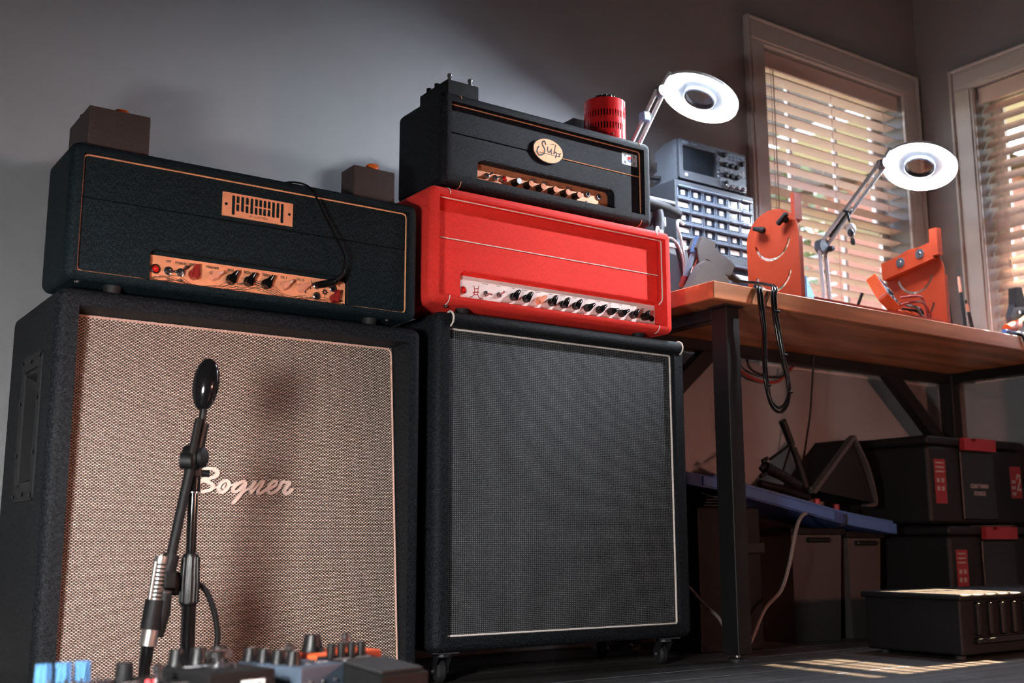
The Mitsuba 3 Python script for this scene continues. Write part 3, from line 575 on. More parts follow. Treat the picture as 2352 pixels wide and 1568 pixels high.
put('plug', tube([pl[0], pl[1], pl[2]], [0.0075, 0.0078, 0.0066], 14), 'mat_gloss_black', t, smooth=40)
put('strain_relief', tube(spline(pl[2:], 4), np.linspace(0.0062, 0.003, 9), 12), 'mat_plastic_black', t, smooth=40)

# the red head
t = thing('amplifier_head', 'bright red amplifier head with white piping and a white control panel', 'amplifier')
Y = 2.085
head_shell(t, 1.232, 1.964, Y - 0.006, 2.300, 0.828, 1.099, 1.255, 1.940, 0.8455, 1.0765, 0.048, 'mat_tolex_red')
SZ = 0.986
FY = Y + 0.024
op = rrect(1.331, 1.9600, 0.82, 0.914, 0.012)
put('upper_panel', soft(sbox(1.2555, SZ + 0.0010, 1.9395, 1.0760), FY, FY + 0.014, 0.003, 2), 'mat_tolex_red', t)
put('lower_panel', soft(sbox(1.2555, 0.8460, 1.9395, SZ - 0.0010).difference(op), FY, FY + 0.017, 0.008, 4), 'mat_tolex_red', t)
put('seam_piping', tube([(1.2560, FY + 0.0005, SZ), (1.9390, FY + 0.0005, SZ)], 0.0014, 6), 'mat_piping_white', t, smooth=40)
put('piping', tube([(1.334, FY + 0.008, 0.847), (1.318, Y + 0.012, 0.8475), (1.262, Y + 0.010, 0.8475), (1.2565, Y + 0.010, 0.849), (1.2555, Y + 0.010, 0.854), (1.2555, Y + 0.010, 1.070), (1.257, Y + 0.010, 1.0750), (1.262, Y + 0.010, 1.0762),
                   (1.932, Y + 0.010, 1.0762), (1.9380, Y + 0.010, 1.0745), (1.9395, Y + 0.010, 1.068), (1.9395, Y + 0.010, 0.925), (1.9385, Y + 0.012, 0.915), (1.9340, Y + 0.018, 0.906)], 0.0021, 7), 'mat_piping_white', t, smooth=40)
for x in (1.283, 1.912):
    for zc, s in ((1.0805, 1), (0.8465, -1)):
        a = np.radians(np.linspace(85, 178, 9))
        put('corner_piping', tube([(x, Y + 0.012 + 0.0185 * math.cos(u), zc + s * 0.0185 * math.sin(u)) for u in a], 0.0013, 6), 'mat_piping_white', t, smooth=40)
PY = FY + 0.017
put('control_panel', ext(sbox(1.3350, 0.8460, 1.9392, 0.9085), PY, PY + 0.002), 'mat_panel_white', t)
cp = t
put('printed_logo', ext(strokes(REDL, 1.15), PY - 0.0003, PY), 'mat_print_red', cp, label='dark red brushed emblem')
RE = [(0.0, 0.0), (1.4102, 0.8733), (1.4468, 0.8747), (1.488, 0.8754), (1.5245, 0.8754), (1.5629, 0.8756), (1.6006, 0.8757), (1.6368, 0.8748), (1.6748, 0.8754), (1.7119, 0.8752), (1.7504, 0.875), (1.7874, 0.8747), (1.8232, 0.874), (1.8613, 0.8741), (1.8991, 0.8739)]
pilot(cp, 1.3476, PY, 0.8741, 0.95)
toggle(cp, 1.4102, PY, 0.8733, -25, 0.8); toggle(cp, 1.4468, PY, 0.8747, 48, 0.8)
for k, a in zip(range(3, 15), (60, 58, 40, 65, 62, 58, 35, 40, 20, 30, 55, 60)):
    chicken(cp, RE[k][0], PY, RE[k][1], a, 'mat_knob_copper' if k == 5 else 'mat_gloss_black', 0.92, k != 5, 'clear copper pointer knob' if k == 5 else None)
jack(cp, 1.9261, PY, 0.8726, 0.85, 'mat_gloss_black')
for x, z in ((1.6904, 0.8551), (1.7271, 0.8546), (1.8764, 0.8543)):
    put('mini_switch', cat(lathe([(0.0, 0.0), (0.003, 0.0), (0.003, 0.002), (0.0, 0.002)], (x, PY, z), (0, -1, 0), 10), tube([(x, PY - 0.001, z), (x + 0.003, PY - 0.008, z + 0.002)], 0.0011, 6)), 'mat_chrome', cp)
    put('printed_mark', ext(unary_union([sbox(x + 0.006 + 0.0026 * k, z - 0.0009, x + 0.0078 + 0.0026 * k, z + 0.0009) for k in range(4)]), PY - 0.0002, PY), 'mat_print_grey', cp)
for k in range(1, 15):                                    # fine print above and below the controls, too small to read
    x = RE[k][0]
    w = 0.0095 if k in (1, 4, 5, 7, 10) else 0.006
    put('printed_mark', ext(unary_union([sbox(x - w + 0.0024 * j, 0.8955, x - w + 0.0016 + 0.0024 * j, 0.8975) for j in range(int(w / 0.0012))] + ([sbox(x - 0.012, 0.8590, x - 0.0108, 0.8605), sbox(x + 0.0108, 0.8590, x + 0.012, 0.8605)] if k > 2 else [sbox(x - 0.004, 0.8545, x + 0.004, 0.8560)])), PY - 0.0002, PY), 'mat_print_grey', cp)
feet(t, (1.345, 1.880), (2.125, 2.265), 0.813, 0.829)
for x in (1.290,): put('corner_screw', lathe([(0.0, -0.006), (0.004, -0.005), (0.006, 0.0), (0.0, 0.0)], (x, 2.108, 0.8285), n=12), 'mat_chrome', t, smooth=40)

# the small black head on top
t = thing('amplifier_head', 'small black amplifier head with an oval copper badge, on top of the red amplifier', 'amplifier')
Y = 2.135
head_shell(t, 1.290, 1.946, Y - 0.006, 2.348, 1.122, 1.354, 1.316, 1.918, 1.151, 1.330, 0.060, 'mat_tolex_black')
FY = Y + 0.016
SZ = 1.2617
op = rrect(1.405, 1.829, 1.12, 1.208, 0.014)
put('upper_panel', soft(sbox(1.3165, SZ + 0.0008, 1.9175, 1.3295), FY, FY + 0.012, 0.002, 2), 'mat_tolex_slate', t)
put('lower_panel', soft(sbox(1.3165, 1.1515, 1.9175, SZ - 0.0008).difference(op), FY, FY + 0.026, 0.009, 4), 'mat_tolex_slate', t)
put('seam_piping', tube([(1.660, FY + 0.0004, SZ), (1.9170, FY + 0.0004, SZ)], 0.0013, 6), 'mat_piping_gold', t, smooth=40)
put('piping', tube([(1.3170, Y + 0.012, 1.156), (1.3170, Y + 0.012, 1.3235), (1.319, Y + 0.012, 1.3280), (1.324, Y + 0.012, 1.3295), (1.910, Y + 0.012, 1.3295), (1.9155, Y + 0.012, 1.3280), (1.9172, Y + 0.012, 1.3225), (1.9172, Y + 0.012, 1.156)], 0.0018, 7), 'mat_piping_gold', t, smooth=40)
for x in (1.343, 1.905):
    for zc, s in ((1.3355, 1), (1.1405, -1)):
        a = np.radians(np.linspace(85, 165, 9))
        put('corner_piping', tube([(x, Y + 0.012 + 0.0187 * math.cos(u), zc + s * 0.0187 * math.sin(u)) for u in a], 0.0010, 6), 'mat_piping_gold', t, smooth=40)
PY = FY + 0.026
put('control_panel', ext(sbox(1.4000, 1.1520, 1.8340, 1.2120), PY, PY + 0.002), 'mat_copper_panel', t)
cp = t
toggle(cp, 1.4451, PY, 1.1813, 35, 0.9); toggle(cp, 1.4702, PY, 1.1807, 12, 0.9); pilot(cp, 1.4966, PY, 1.1826, 0.9)
for k, (x, z) in enumerate([(1.5285, 1.1790), (1.5655, 1.1787), (1.6030, 1.1786), (1.6415, 1.1782), (1.6810, 1.1782), (1.7180, 1.1776)]):
    kk = put('knob', lathe([(0.0, 0.0), (0.0100, 0.0), (0.0095, 0.005), (0.0085, 0.007), (0.0082, 0.0215), (0.0, 0.0215)], (x, PY, z), (0, -1, 0), 24), 'mat_plastic_black', cp, smooth=30)
    put('cap', lathe([(0.0, 0.0226), (0.0074, 0.0226), (0.0079, 0.0214), (0.0, 0.0214)], (x, PY, z), (0, -1, 0), 24), 'mat_steel' if k == 0 else 'mat_knob_copper', kk, smooth=30)
for x, z in ((1.5810, 1.1952), (1.6190, 1.1954), (1.6950, 1.1950)): toggle(cp, x, PY, z, 20, 0.55)
for x, z in ((1.7603, 1.1914), (1.797, 1.1906), (1.7567, 1.1644), (1.7954, 1.1638)): jack(cp, x, PY, z, 0.85)
b = put('badge', ext(shapely.affinity.scale(Point(1.6097, 1.2692).buffer(1, quad_segs=14), 0.0475, 0.0322), FY - 0.0075, FY + 0.001), 'mat_print', t, label='oval copper badge')
put('badge_face', ext(shapely.affinity.scale(Point(1.6097, 1.2692).buffer(1, quad_segs=14), 0.0455, 0.0304), FY - 0.0087, FY - 0.0074), 'mat_copper_plate', b)
put('lettering', ext(strokes(SUHR), FY - 0.0092, FY - 0.0086), 'mat_print', b)
# the flag sticker
fx0, fx1, fz0, fz1 = 1.8590, 1.9125, 1.2874, 1.3208
s = put('flag_sticker', ext(rrect(fx0, fx1, fz0, fz1, 0.001), FY - 0.0003, FY), 'mat_print_white', t, label='small white flag sticker with a red and blue circle')
c = np.array(((fx0 + fx1) / 2, (fz0 + fz1) / 2)); R_ = 0.0083
up = Point(*c).buffer(R_, quad_segs=10).intersection(sbox(c[0] - R_, c[1], c[0] + R_, c[1] + R_))
rp = up.difference(Point(c[0] + R_ / 2, c[1]).buffer(R_ / 2)).union(Point(c[0] - R_ / 2, c[1]).buffer(R_ / 2))
rp = shapely.affinity.rotate(rp, -33, origin=tuple(c)); bp = Point(*c).buffer(R_, quad_segs=10).difference(rp)
put('red_half', ext(rp, FY - 0.0005, FY - 0.0003), 'mat_jewel_red', s)
put('blue_half', ext(bp, FY - 0.0005, FY - 0.0003), 'mat_blue', s)
for sx_, sz_, brk in ((-1, 1, (0, 0, 0)), (1, -1, (1, 1, 1)), (1, 1, (1, 0, 1)), (-1, -1, (0, 1, 0))):
    bars = []
    for j in (-1, 0, 1):
        q = sbox(-0.0034, j * 0.0019 - 0.0006, 0.0034, j * 0.0019 + 0.0006)
        if brk[j + 1]: q = q.difference(sbox(-0.0005, -1, 0.0005, 1))
        bars.append(q)
    q = shapely.affinity.translate(shapely.affinity.rotate(unary_union(bars), (-56 if sx_ * sz_ > 0 else 56), origin=(0, 0)), c[0] + sx_ * 0.0155, c[1] + sz_ * 0.0100)
    put('trigram', ext(q, FY - 0.0005, FY - 0.0003), 'mat_print', s)
feet(t, (1.370, 1.870), (2.175, 2.310), 1.0985, 1.123, 0.016)

# ------------------------------------------------------------------ boxes on the heads
def knob_box(label, x0, x1, y0, y1, z0, z1, kx, ky, side=None, group=None):
    t = thing('effect_pedal', label, 'pedal', group)
    put('body', rbox(x0, x1, y0, y1, z0, z1, r=0.003, n=2), 'mat_box_brown', t, smooth=35)
    put('base_plate', box(x0 + 0.002, x1 - 0.002, y0 + 0.002, y1 - 0.002, z0 - 0.0035, z0 + 0.001), 'mat_metal_black', t)
    put('knob', lathe([(0.0, 0.0), (0.0148, 0.0), (0.0150, 0.013), (0.0132, 0.0158), (0.0, 0.0162)], (kx, ky, z1 - 0.0005), n=28), 'mat_knob_orange', t, smooth=35)
    if side: put('jack', lathe([(0.0, 0.0), (0.009, 0.0), (0.009, 0.006), (0.004, 0.008), (0.0, 0.006)], side, (-1, 0, 0), 16), 'mat_plastic_black', t, smooth=30)
knob_box('brown metal box with a copper-orange knob, on the left end of the green amplifier', 0.494, 0.611, 2.108, 2.258, 1.0435, 1.123, 0.565, 2.150)
put('knob', lathe([(0.0, 0.0), (0.010, 0.0), (0.010, 0.009), (0.0, 0.011)], (0.508, 2.196, 1.1225), n=18), 'mat_plastic_black', 'effect_pedal', smooth=30)
knob_box('brown metal box with an orange knob on the right end of the green amplifier', 1.0615, 1.165, 2.125, 2.188, 1.0435, 1.121, 1.1195, 2.150)
t = thing('footswitch_box', 'dark grey footswitch pedal with two metal switches, on the small black amplifier', 'pedal')
put('body', rbox(1.316, 1.406, 2.150, 2.282, 1.356, 1.393, r=0.003, n=2), 'mat_plastic_matt', t, smooth=35)
put('base_plate', box(1.319, 1.403, 2.153, 2.279, 1.3535, 1.357), 'mat_metal_black', t)
for x in (1.328, 1.386): put('footswitch', lathe([(0.0, 0.0), (0.0065, 0.0), (0.0065, 0.004), (0.004, 0.005), (0.004, 0.009), (0.006, 0.010), (0.006, 0.017), (0.0, 0.018)], (x, 2.160, 1.3925), n=18), 'mat_steel', t, smooth=30)
for x, y in ((1.325, 2.250), (1.326, 2.214)): put('knob', lathe([(0.0, 0.0), (0.0075, 0.0), (0.007, 0.0105), (0.0, 0.0112)], (x, y, 1.3925), n=18), 'mat_plastic_black', t, smooth=30)
# ventilated red tube unit
t = thing('tube_unit', 'glossy red ventilated cylinder with a black ribbed cap, on the small black amplifier', 'tube unit')
cx, cy, cr, z0, z1 = 1.862, 2.222, 0.0565, 1.3560, 1.478
ring = m3.Manifold.cylinder(z1 - z0, cr, cr, 72).translate((cx, cy, z0)) - m3.Manifold.cylinder(z1 - z0 - 0.006, cr - 0.0035, cr - 0.0035, 72).translate((cx, cy, z0 - 0.001))
slots = []
for k in range(44):
    a = 360 * k / 44
    for zc in (z0 + 0.079, z0 + 0.043): slots.append(m3.Manifold.cube((0.02, 0.0036, 0.0185), True).translate((cr, 0, zc)).rotate((0, 0, a)).translate((cx, cy, 0)))
ring = ring - m3.Manifold.batch_boolean(slots, m3.OpType.Add)
put('shroud', ring, 'mat_enamel_red', t, smooth=35)
put('core', lathe([(0.0, z0), (cr - 0.014, z0), (cr - 0.014, z1 - 0.007), (0.0, z1 - 0.007)], (cx, cy, 0), n=32), 'mat_plastic_black', t, smooth=30)
put('cap', lathe([(0.0, 0.0), (0.030, 0.0), (0.030, 0.005), (0.027, 0.007), (0.026, 0.018), (0.022, 0.021), (0.0, 0.021)], (cx, cy, z1 - 0.0005), n=32), 'mat_plastic_black', t, smooth=30)
for k in range(12):
    a = 2 * math.pi * k / 12
    put('cap_rib', tube([(cx + 0.0262 * math.cos(a), cy + 0.0262 * math.sin(a), z1 + 0.005), (cx + 0.0262 * math.cos(a), cy + 0.0262 * math.sin(a), z1 + 0.019)], 0.003, 8), 'mat_plastic_black', t, smooth=40)
for a, z in ((252, z0 + 0.018), (300, z0 + 0.012)): put('screw', lathe([(0.0, 0.003), (0.003, 0.002), (0.0038, 0.0), (0.0, 0.0)], (cx + (cr - 0.0004) * math.cos(math.radians(a)), cy + (cr - 0.0004) * math.sin(math.radians(a)), z), (math.cos(math.radians(a)), math.sin(math.radians(a)), 0), 12), 'mat_chrome', t, smooth=40)
for a in (0.8, 2.4, 4.0, 5.6): put('foot', lathe([(0.0, 0.0), (0.005, 0.0), (0.005, 0.004), (0.0, 0.004)], (cx + 0.045 * math.cos(a), cy + 0.045 * math.sin(a), 1.3540), n=10), 'mat_chrome', t)
put('transformer_box', box(1.803, 1.900, 2.283, 2.342, 1.3545, 1.447, c=0.0015), 'mat_grey_box', t, label='brownish grey metal box')
# ------------------------------------------------------------------ workbench
TX0, TX1, TY0, TY1, TZ0, TZ = 2.080, 3.895, 2.050, 2.585, 0.933, 0.981
t = thing('workbench', 'long orange-brown wooden workbench on black steel legs', 'workbench')
put('tabletop', box(TX0, TX1, TY0, TY1, TZ0, TZ, c=0.0025), 'mat_bench_wood', t)
for x, y in ((2.160, 2.085), (2.160, 2.500), (3.790, 2.085), (3.790, 2.500)):
    k = put('leg', box(x, x + 0.050, y, y + 0.058, 0.017, TZ0 - 0.006, c=0.002), 'mat_metal_black', t)
    put('levelling_foot', lathe([(0.0, 0.0), (0.024, 0.0), (0.026, 0.006), (0.022, 0.009), (0.008, 0.010), (0.008, 0.018), (0.0, 0.018)], (x + 0.025, y + 0.029, 0.0), n=20), 'mat_steel', k, smooth=30)
    put('top_plate', box(x - 0.008, x + 0.058, y - 0.006, y + 0.064, TZ0 - 0.0065, TZ0 - 0.0003), 'mat_metal_black', k)
for x in (2.163, 3.793): put('end_rail', box(x, x + 0.044, 2.144, 2.499, TZ0 - 0.036, TZ0 - 0.001, c=0.002), 'mat_plastic_black', t)
put('back_rail', box(2.212, 3.788, 2.506, 2.550, TZ0 - 0.036, TZ0 - 0.001, c=0.002), 'mat_metal_black', t)
for xa, xb in ((2.205, 2.555), (3.792, 3.440)):
    d = np.array([xb - xa, 0.0, 0.935 - 0.640]); L = np.linalg.norm(d); ang = math.degrees(math.atan2(d[2], d[0]))
    put('brace', move(box(0, L, -0.02, 0.02, -0.026, 0.026, c=0.002), shift(xa, 2.532, 0.62) @ rot([0, 1, 0], -ang)).slice_plane([0, 0, TZ0 - 0.002], [0, 0, -1], cap=True), 'mat_metal_black', t)

# ------------------------------------------------------------------ magnifier lamps
def ring_lamp(label, C, N, joint, elbow, base, clip=None, sp=0.012):
    t = thing('magnifier_lamp', label, 'lamp')
    C, N = np.array(C), np.array(N, float); N /= np.linalg.norm(N)
    put('housing', lathe([(0.108, -0.009), (0.1155, -0.005), (0.1160, 0.004), (0.1145, 0.004), (0.1145, -0.002), (0.080, -0.004), (0.070, -0.004), (0.070, -0.012), (0.082, -0.013)], C, N, 56), 'mat_white_metal', t, smooth=35)
    prof = [(0.114, 0.003), (0.109, 0.0075), (0.092, 0.0085), (0.083, 0.0065), (0.081, -0.0025)]
    ring = lathe(prof[::-1], C, N, 56)
    if (ring.face_normals @ N).mean() < 0: ring = trimesh.Trimesh(ring.vertices, ring.faces[:, ::-1], process=False)
    put('light_ring', ring, 'mat_emit_house', t, emitter=area(RING_L), label='bright white glowing ring')
    put('lens_plate', lathe([(0.0805, -0.003), (0.060, -0.0045), (0.046, -0.005)], C, N, 40), 'mat_drawer_rim', t, smooth=35)
    put('lens_rim', lathe([(0.044, -0.008), (0.048, -0.006), (0.048, 0.007), (0.044, 0.009), (0.041, 0.006), (0.041, -0.006), (0.044, -0.008)], C, N, 40), 'mat_grey_dark', t, smooth=35)
    put('lens', lathe([(0.0, 0.007), (0.02, 0.0055), (0.041, 0.0), ], C, N, 40), 'mat_lens', t, smooth=True)
    J, E, B = np.array(joint, float), np.array(elbow, float), np.array(base, float)
    side = J - C; side -= N * (side @ N); side /= np.linalg.norm(side)
    put('neck', tube([C + side * 0.118 - N * 0.006, J], 0.007, 10), 'mat_white_metal', t, smooth=40)
    off = np.cross(J - E, [0.0, 1.0, 0.0]); off /= np.linalg.norm(off)
    w2 = np.array([0.0, 1.0, 0.0])
    for s in (-1, 1):
        put('upper_arm', tube([E + off * sp * s, J + off * sp * s], 0.0065, 10), 'mat_white_metal', t, smooth=40)
    put('tension_spring', tube([E + (J - E) * 0.12, E + (J - E) * 0.42], 0.0048, 8), 'mat_rubber', t, smooth=40)
    for s in (-1, 1):
        put('lower_arm', tube([B + np.array([s * 0.014, 0, 0.02]), E + np.array([s * 0.014, 0, 0])], 0.0065, 10), 'mat_white_metal', t, smooth=40)
    for P_, r in ((J, 0.016), (E, 0.024)): put('joint', cat(lathe([(0.0, -0.013), (r, -0.012), (r, 0.012), (0.0, 0.013)], P_, (0, 1, 0), 24)), 'mat_grey_plastic', t, smooth=35)
    put('joint_knob', lathe([(0.0, -0.03), (0.008, -0.029), (0.010, -0.014), (0.0, -0.013)], E + np.array([0.018, 0, -0.008]), (0, 1, 0), 16), 'mat_plastic_black', t, smooth=35)
    put('base', lathe([(0.0, TZ + 0.0005), (0.045, TZ + 0.0005), (0.045, TZ + 0.018), (0.022, TZ + 0.024), (0.0, TZ + 0.024)], (B[0], B[1], 0), n=24), 'mat_white_metal', t, smooth=35)
    return t, E, J
t, E_, J_ = ring_lamp('lit white ring magnifier lamp rising behind the red ventilated cylinder', (2.1995, 2.1955, 1.568), (-0.4008, 0.0942, -0.9113), (2.062, 2.215, 1.560), (1.965, 2.390, 1.190), (2.135, 2.480, TZ))
put('arm_clip', rbox(2.018, 2.046, 2.236, 2.262, 1.475, 1.502, r=0.006, n=3), 'mat_blue_pale', t, smooth=40, label='small blue clip on the arm')
ring_lamp('lit white ring magnifier lamp in front of the window with a charm on its arm', (3.0498, 2.0697, 1.491), (-0.4047, -0.1127, -0.9075), (2.900, 2.100, 1.478), (2.772, 2.250, 1.222), (2.785, 2.250, TZ))
t = thing('hanging_charm', 'small grey plush charm hanging from the arm of the ring lamp by the window', 'charm')
put('strap', cat(tube(spline([(2.806, 2.185, 1.330), (2.800, 2.168, 1.318), (2.797, 2.162, 1.300), (2.799, 2.160, 1.285)], 5), 0.004, 8), tube(spline([(2.822, 2.192, 1.330), (2.832, 2.178, 1.334), (2.818, 2.166, 1.330), (2.800, 2.166, 1.322)], 5), 0.0035, 8)), 'mat_rubber', t, smooth=40)
put('body', cat(ball((2.803, 2.160, 1.262), 0.018, (0.85, 0.85, 1.15), 3), ball((2.800, 2.158, 1.244), 0.012, (0.9, 0.9, 1.1), 2)), 'mat_white_cable', t, smooth=True)
put('face', ball((2.790, 2.152, 1.248), 0.011, (0.9, 0.9, 1.2), 2), 'mat_grey_dark', t, smooth=True)
for x in (2.798, 2.806): put('foot', ball((x, 2.155, 1.222), 0.006, (0.8, 0.8, 2.0), 2), 'mat_rubber', t, smooth=True)

# ------------------------------------------------------------------ drawer cabinet and oscilloscope
t = thing('drawer_cabinet', 'small parts cabinet of clear labelled drawers below the oscilloscope', 'drawer cabinet')
QX0, QX1, QY, QZ1 = 2.284, 2.628, 2.400, 1.396
FR = mbox(QX0, QX1, QY - 0.002, QY + 0.150, TZ + 0.001, QZ1, 0.002)
cells = []
cw = (QX1 - QX0 - 0.016) / 6
rows = [1.380 - 0.0400 * i for i in range(6)]
for i in range(5):
    for j in range(6): cells.append((QX0 + 0.008 + j * cw, QX0 + 0.008 + (j + 1) * cw, rows[i] - 0.0385, rows[i], 's'))
zb = rows[5] - 0.022
for i in range(2):
    for j in range(3): cells.append((QX0 + 0.008 + j * 2 * cw, QX0 + 0.008 + (j + 1) * 2 * cw, zb - 0.0740 - 0.078 * i, zb - 0.078 * i, 'l'))
FR = FR - m3.Manifold.batch_boolean([mbox(a + 0.0008, b - 0.0008, QY - 0.02, QY + 0.130, c + 0.0008, d - 0.0008) for a, b, c, d, _ in cells], m3.OpType.Add)
put('frame', FR, 'mat_grey_dark', t)
lr = random.Random(5)
for a, b, c, d, kind in cells:
    a, b, c, d = a + 0.002, b - 0.002, c + 0.0018, d - 0.0022
    k = put('drawer', box(a, b, QY + 0.003, QY + 0.100, c, d, c=0.001), 'mat_drawer', t)
    put('rim', cat(ext(frame(a, b, c, d, 0.0028), QY - 0.001, QY + 0.004), box(a, b, QY - 0.010, QY + 0.003, d - 0.0050, d, c=0.001)), 'mat_drawer_rim', k)
    wide = lr.random() < 0.28
    lw, lh = (0.0215, 0.0075) if wide else (0.0085, 0.0078)
    if kind == 'l': lw, lh = (0.016, 0.010) if lr.random() < 0.5 else (0.038, 0.011)
    mx, mz = (a + b) / 2, (c + d) / 2 - 0.0015
    put('label', ext(sbox(mx - lw, mz - lh, mx + lw, mz + lh), QY + 0.0018, QY + 0.0034), 'mat_paper', k)
t = thing('oscilloscope', 'grey benchtop oscilloscope with a dark screen and rows of knobs', 'oscilloscope')
SX0, SX1, SZ0, SZ1, SY = 2.302, 2.596, 1.402, 1.531, 2.402
prof = Polygon([(SY + 0.004, SZ0), (SY + 0.110, SZ0), (SY + 0.110, SZ0 + 0.040), (SY + 0.095, SZ0 + 0.045), (SY + 0.092, SZ0 + 0.075), (SY + 0.105, SZ0 + 0.082), (SY + 0.105, SZ1 - 0.020), (SY + 0.075, SZ1 - 0.012), (SY + 0.060, SZ1 - 0.002), (SY + 0.004, SZ1)])
put('body', extx(prof, SX0, SX1), 'mat_grey_plastic', t)
put('front_bezel', soft(rrect(SX0, SX1, SZ0, SZ1, 0.006).difference(sbox(SX0 + 0.018, SZ0 + 0.028, SX0 + 0.158, SZ1 - 0.020)), SY - 0.006, SY + 0.004, 0.003, 2), 'mat_grey_dark', t)
put('screen', box(SX0 + 0.017, SX0 + 0.159, SY + 0.001, SY + 0.004, SZ0 + 0.027, SZ1 - 0.019), 'mat_screen', t)
put('control_plate', ext(rrect(SX0 + 0.174, SX1 - 0.006, SZ0 + 0.008, SZ1 - 0.010, 0.004), SY - 0.0075, SY - 0.0055), 'mat_grey_plastic', t)
put('logo_plate', ext(sbox(SX0 + 0.016, SZ1 - 0.014, SX0 + 0.042, SZ1 - 0.005), SY - 0.0065, SY - 0.0055), 'mat_drawer_rim', t)
put('printed_line', ext(sbox(SX0 + 0.050, SZ1 - 0.011, SX0 + 0.078, SZ1 - 0.008), SY - 0.0063, SY - 0.0059), 'mat_drawer_rim', t)
put('power_button', lathe([(0.0, 0.0), (0.006, 0.0), (0.005, 0.004), (0.0, 0.0045)], (SX0 + 0.028, SY - 0.0055, SZ0 + 0.014), (0, -1, 0), 16), 'mat_print_white', t, smooth=40)
for u, w_, r in ((0.193, 0.110, 0.0085), (0.196, 0.078, 0.0080), (0.222, 0.078, 0.0080), (0.248, 0.078, 0.0080), (0.274, 0.095, 0.0085), (0.196, 0.044, 0.0085), (0.222, 0.044, 0.0085), (0.248, 0.044, 0.0085), (0.196, 0.018, 0.0060)):
    put('knob', lathe([(0.0, 0.0), (r, 0.0), (r * 0.92, 0.011), (0.0, 0.012)], (SX0 + u, SY - 0.0075, SZ0 + w_), (0, -1, 0), 18), 'mat_plastic_matt', t, smooth=35)
for i in range(4):
    for j in range(2): put('button', box(SX0 + 0.218 + 0.017 * i, SX0 + 0.229 + 0.017 * i, SY - 0.0105, SY - 0.0074, SZ0 + 0.108 - 0.011 * j, SZ0 + 0.1145 - 0.011 * j, c=0.001), 'mat_drawer_rim', t)
for i in range(6): put('soft_key', box(SX0 + 0.163, SX0 + 0.171, SY - 0.0095, SY - 0.0058, SZ0 + 0.032 + 0.013 * i, SZ0 + 0.038 + 0.013 * i, c=0.001), 'mat_drawer_rim', t)
for u, w_ in ((0.196, 0.060), (0.222, 0.061), (0.262, 0.060), (0.276, 0.066), (0.276, 0.050)): put('button', box(SX0 + u - 0.004, SX0 + u + 0.004, SY - 0.0105, SY - 0.0074, SZ0 + w_ - 0.0025, SZ0 + w_ + 0.0025, c=0.001), 'mat_print_white', t)
for u in (0.200, 0.226, 0.252, 0.276): put('input_socket', lathe([(0.0068, 0.0), (0.0068, 0.009), (0.005, 0.011), (0.003, 0.011), (0.003, 0.002)], (SX0 + u, SY - 0.0058, SZ0 + 0.010), (0, -1, 0), 16), 'mat_steel', t, smooth=35)
for x in (SX0 + 0.03, SX1 - 0.03):
    for y in (SY + 0.02, SY + 0.09): put('foot', box(x - 0.012, x + 0.012, y - 0.006, y + 0.006, 1.3962, SZ0 + 0.001), 'mat_rubber', t)
put('rear_handle', tube(spline([(SX0 - 0.004, SY + 0.075, SZ0 + 0.018), (SX0 - 0.02, SY + 0.10, SZ0 + 0.024), (SX0 - 0.03, SY + 0.135, SZ0 + 0.032)], 5), 0.007, 10), 'mat_plastic_matt', t, smooth=40)
# ------------------------------------------------------------------ tools at the left end of the bench
t = thing('metal_box', 'plain grey sheet metal box standing between the red amplifier and the drawer cabinet', 'box')
put('body', box(2.090, 2.205, 2.265, 2.330, TZ + 0.0005, 1.134, c=0.002), 'mat_grey_plastic', t)
put('lid_rim', ext(frame(2.088, 2.207, 1.126, 1.139, 0.003).union(sbox(2.088, 1.130, 2.207, 1.139)), 2.262, 2.333), 'mat_white_metal', t)
put('edge_strip', box(2.178, 2.184, 2.2615, 2.2655, TZ + 0.001, 1.126), 'mat_white_metal', t)
t = thing('heat_gun', 'dark grey heat gun with a white cable resting on the metal box', 'tool')
put('barrel', cat(tube([(2.045, 2.305, 1.258), (2.080, 2.303, 1.257), (2.150, 2.298, 1.249), (2.198, 2.294, 1.238)], [0.016, 0.020, 0.019, 0.014], 20)), 'mat_plastic_matt', t, smooth=40)
put('top_cover', rbox(2.075, 2.180, 2.286, 2.312, 1.262, 1.276, r=0.005, n=3), 'mat_grey_plastic', t, smooth=40)
put('grip', tube(spline([(2.118, 2.302, 1.240), (2.123, 2.301, 1.205), (2.118, 2.300, 1.165), (2.115, 2.300, 1.140)], 5), np.linspace(0.019, 0.015, 16), 18), 'mat_grey_dark', t, smooth=40)
put('trigger', rbox(2.135, 2.147, 2.294, 2.306, 1.195, 1.225, r=0.003, n=2), 'mat_zinc', t, smooth=40)
put('second_barrel', tube([(2.030, 2.318, 1.225), (2.085, 2.318, 1.212), (2.108, 2.318, 1.205)], [0.014, 0.015, 0.011], 16), 'mat_grey_dark', t, smooth=40)
for p, r in (([(2.100, 2.278, 1.165), (2.088, 2.268, 1.178), (2.077, 2.262, 1.160), (2.078, 2.262, 1.139)], 0.0042), ([(2.112, 2.270, 1.148), (2.135, 2.262, 1.152), (2.160, 2.259, 1.130), (2.172, 2.256, 1.080), (2.174, 2.256, 0.99)], 0.0032), ([(2.192, 2.270, 1.204), (2.170, 2.268, 1.212), (2.160, 2.262, 1.190), (2.170, 2.258, 1.145), (2.180, 2.256, 1.06), (2.181, 2.256, 0.99)], 0.0042)):
    put('cable', tube(spline(p, 6), r, 8), 'mat_white_cable', t, smooth=40)
put('cable_clamp', rbox(2.090, 2.106, 2.262, 2.282, 1.142, 1.172, r=0.004, n=2), 'mat_white_cable', t, smooth=40)

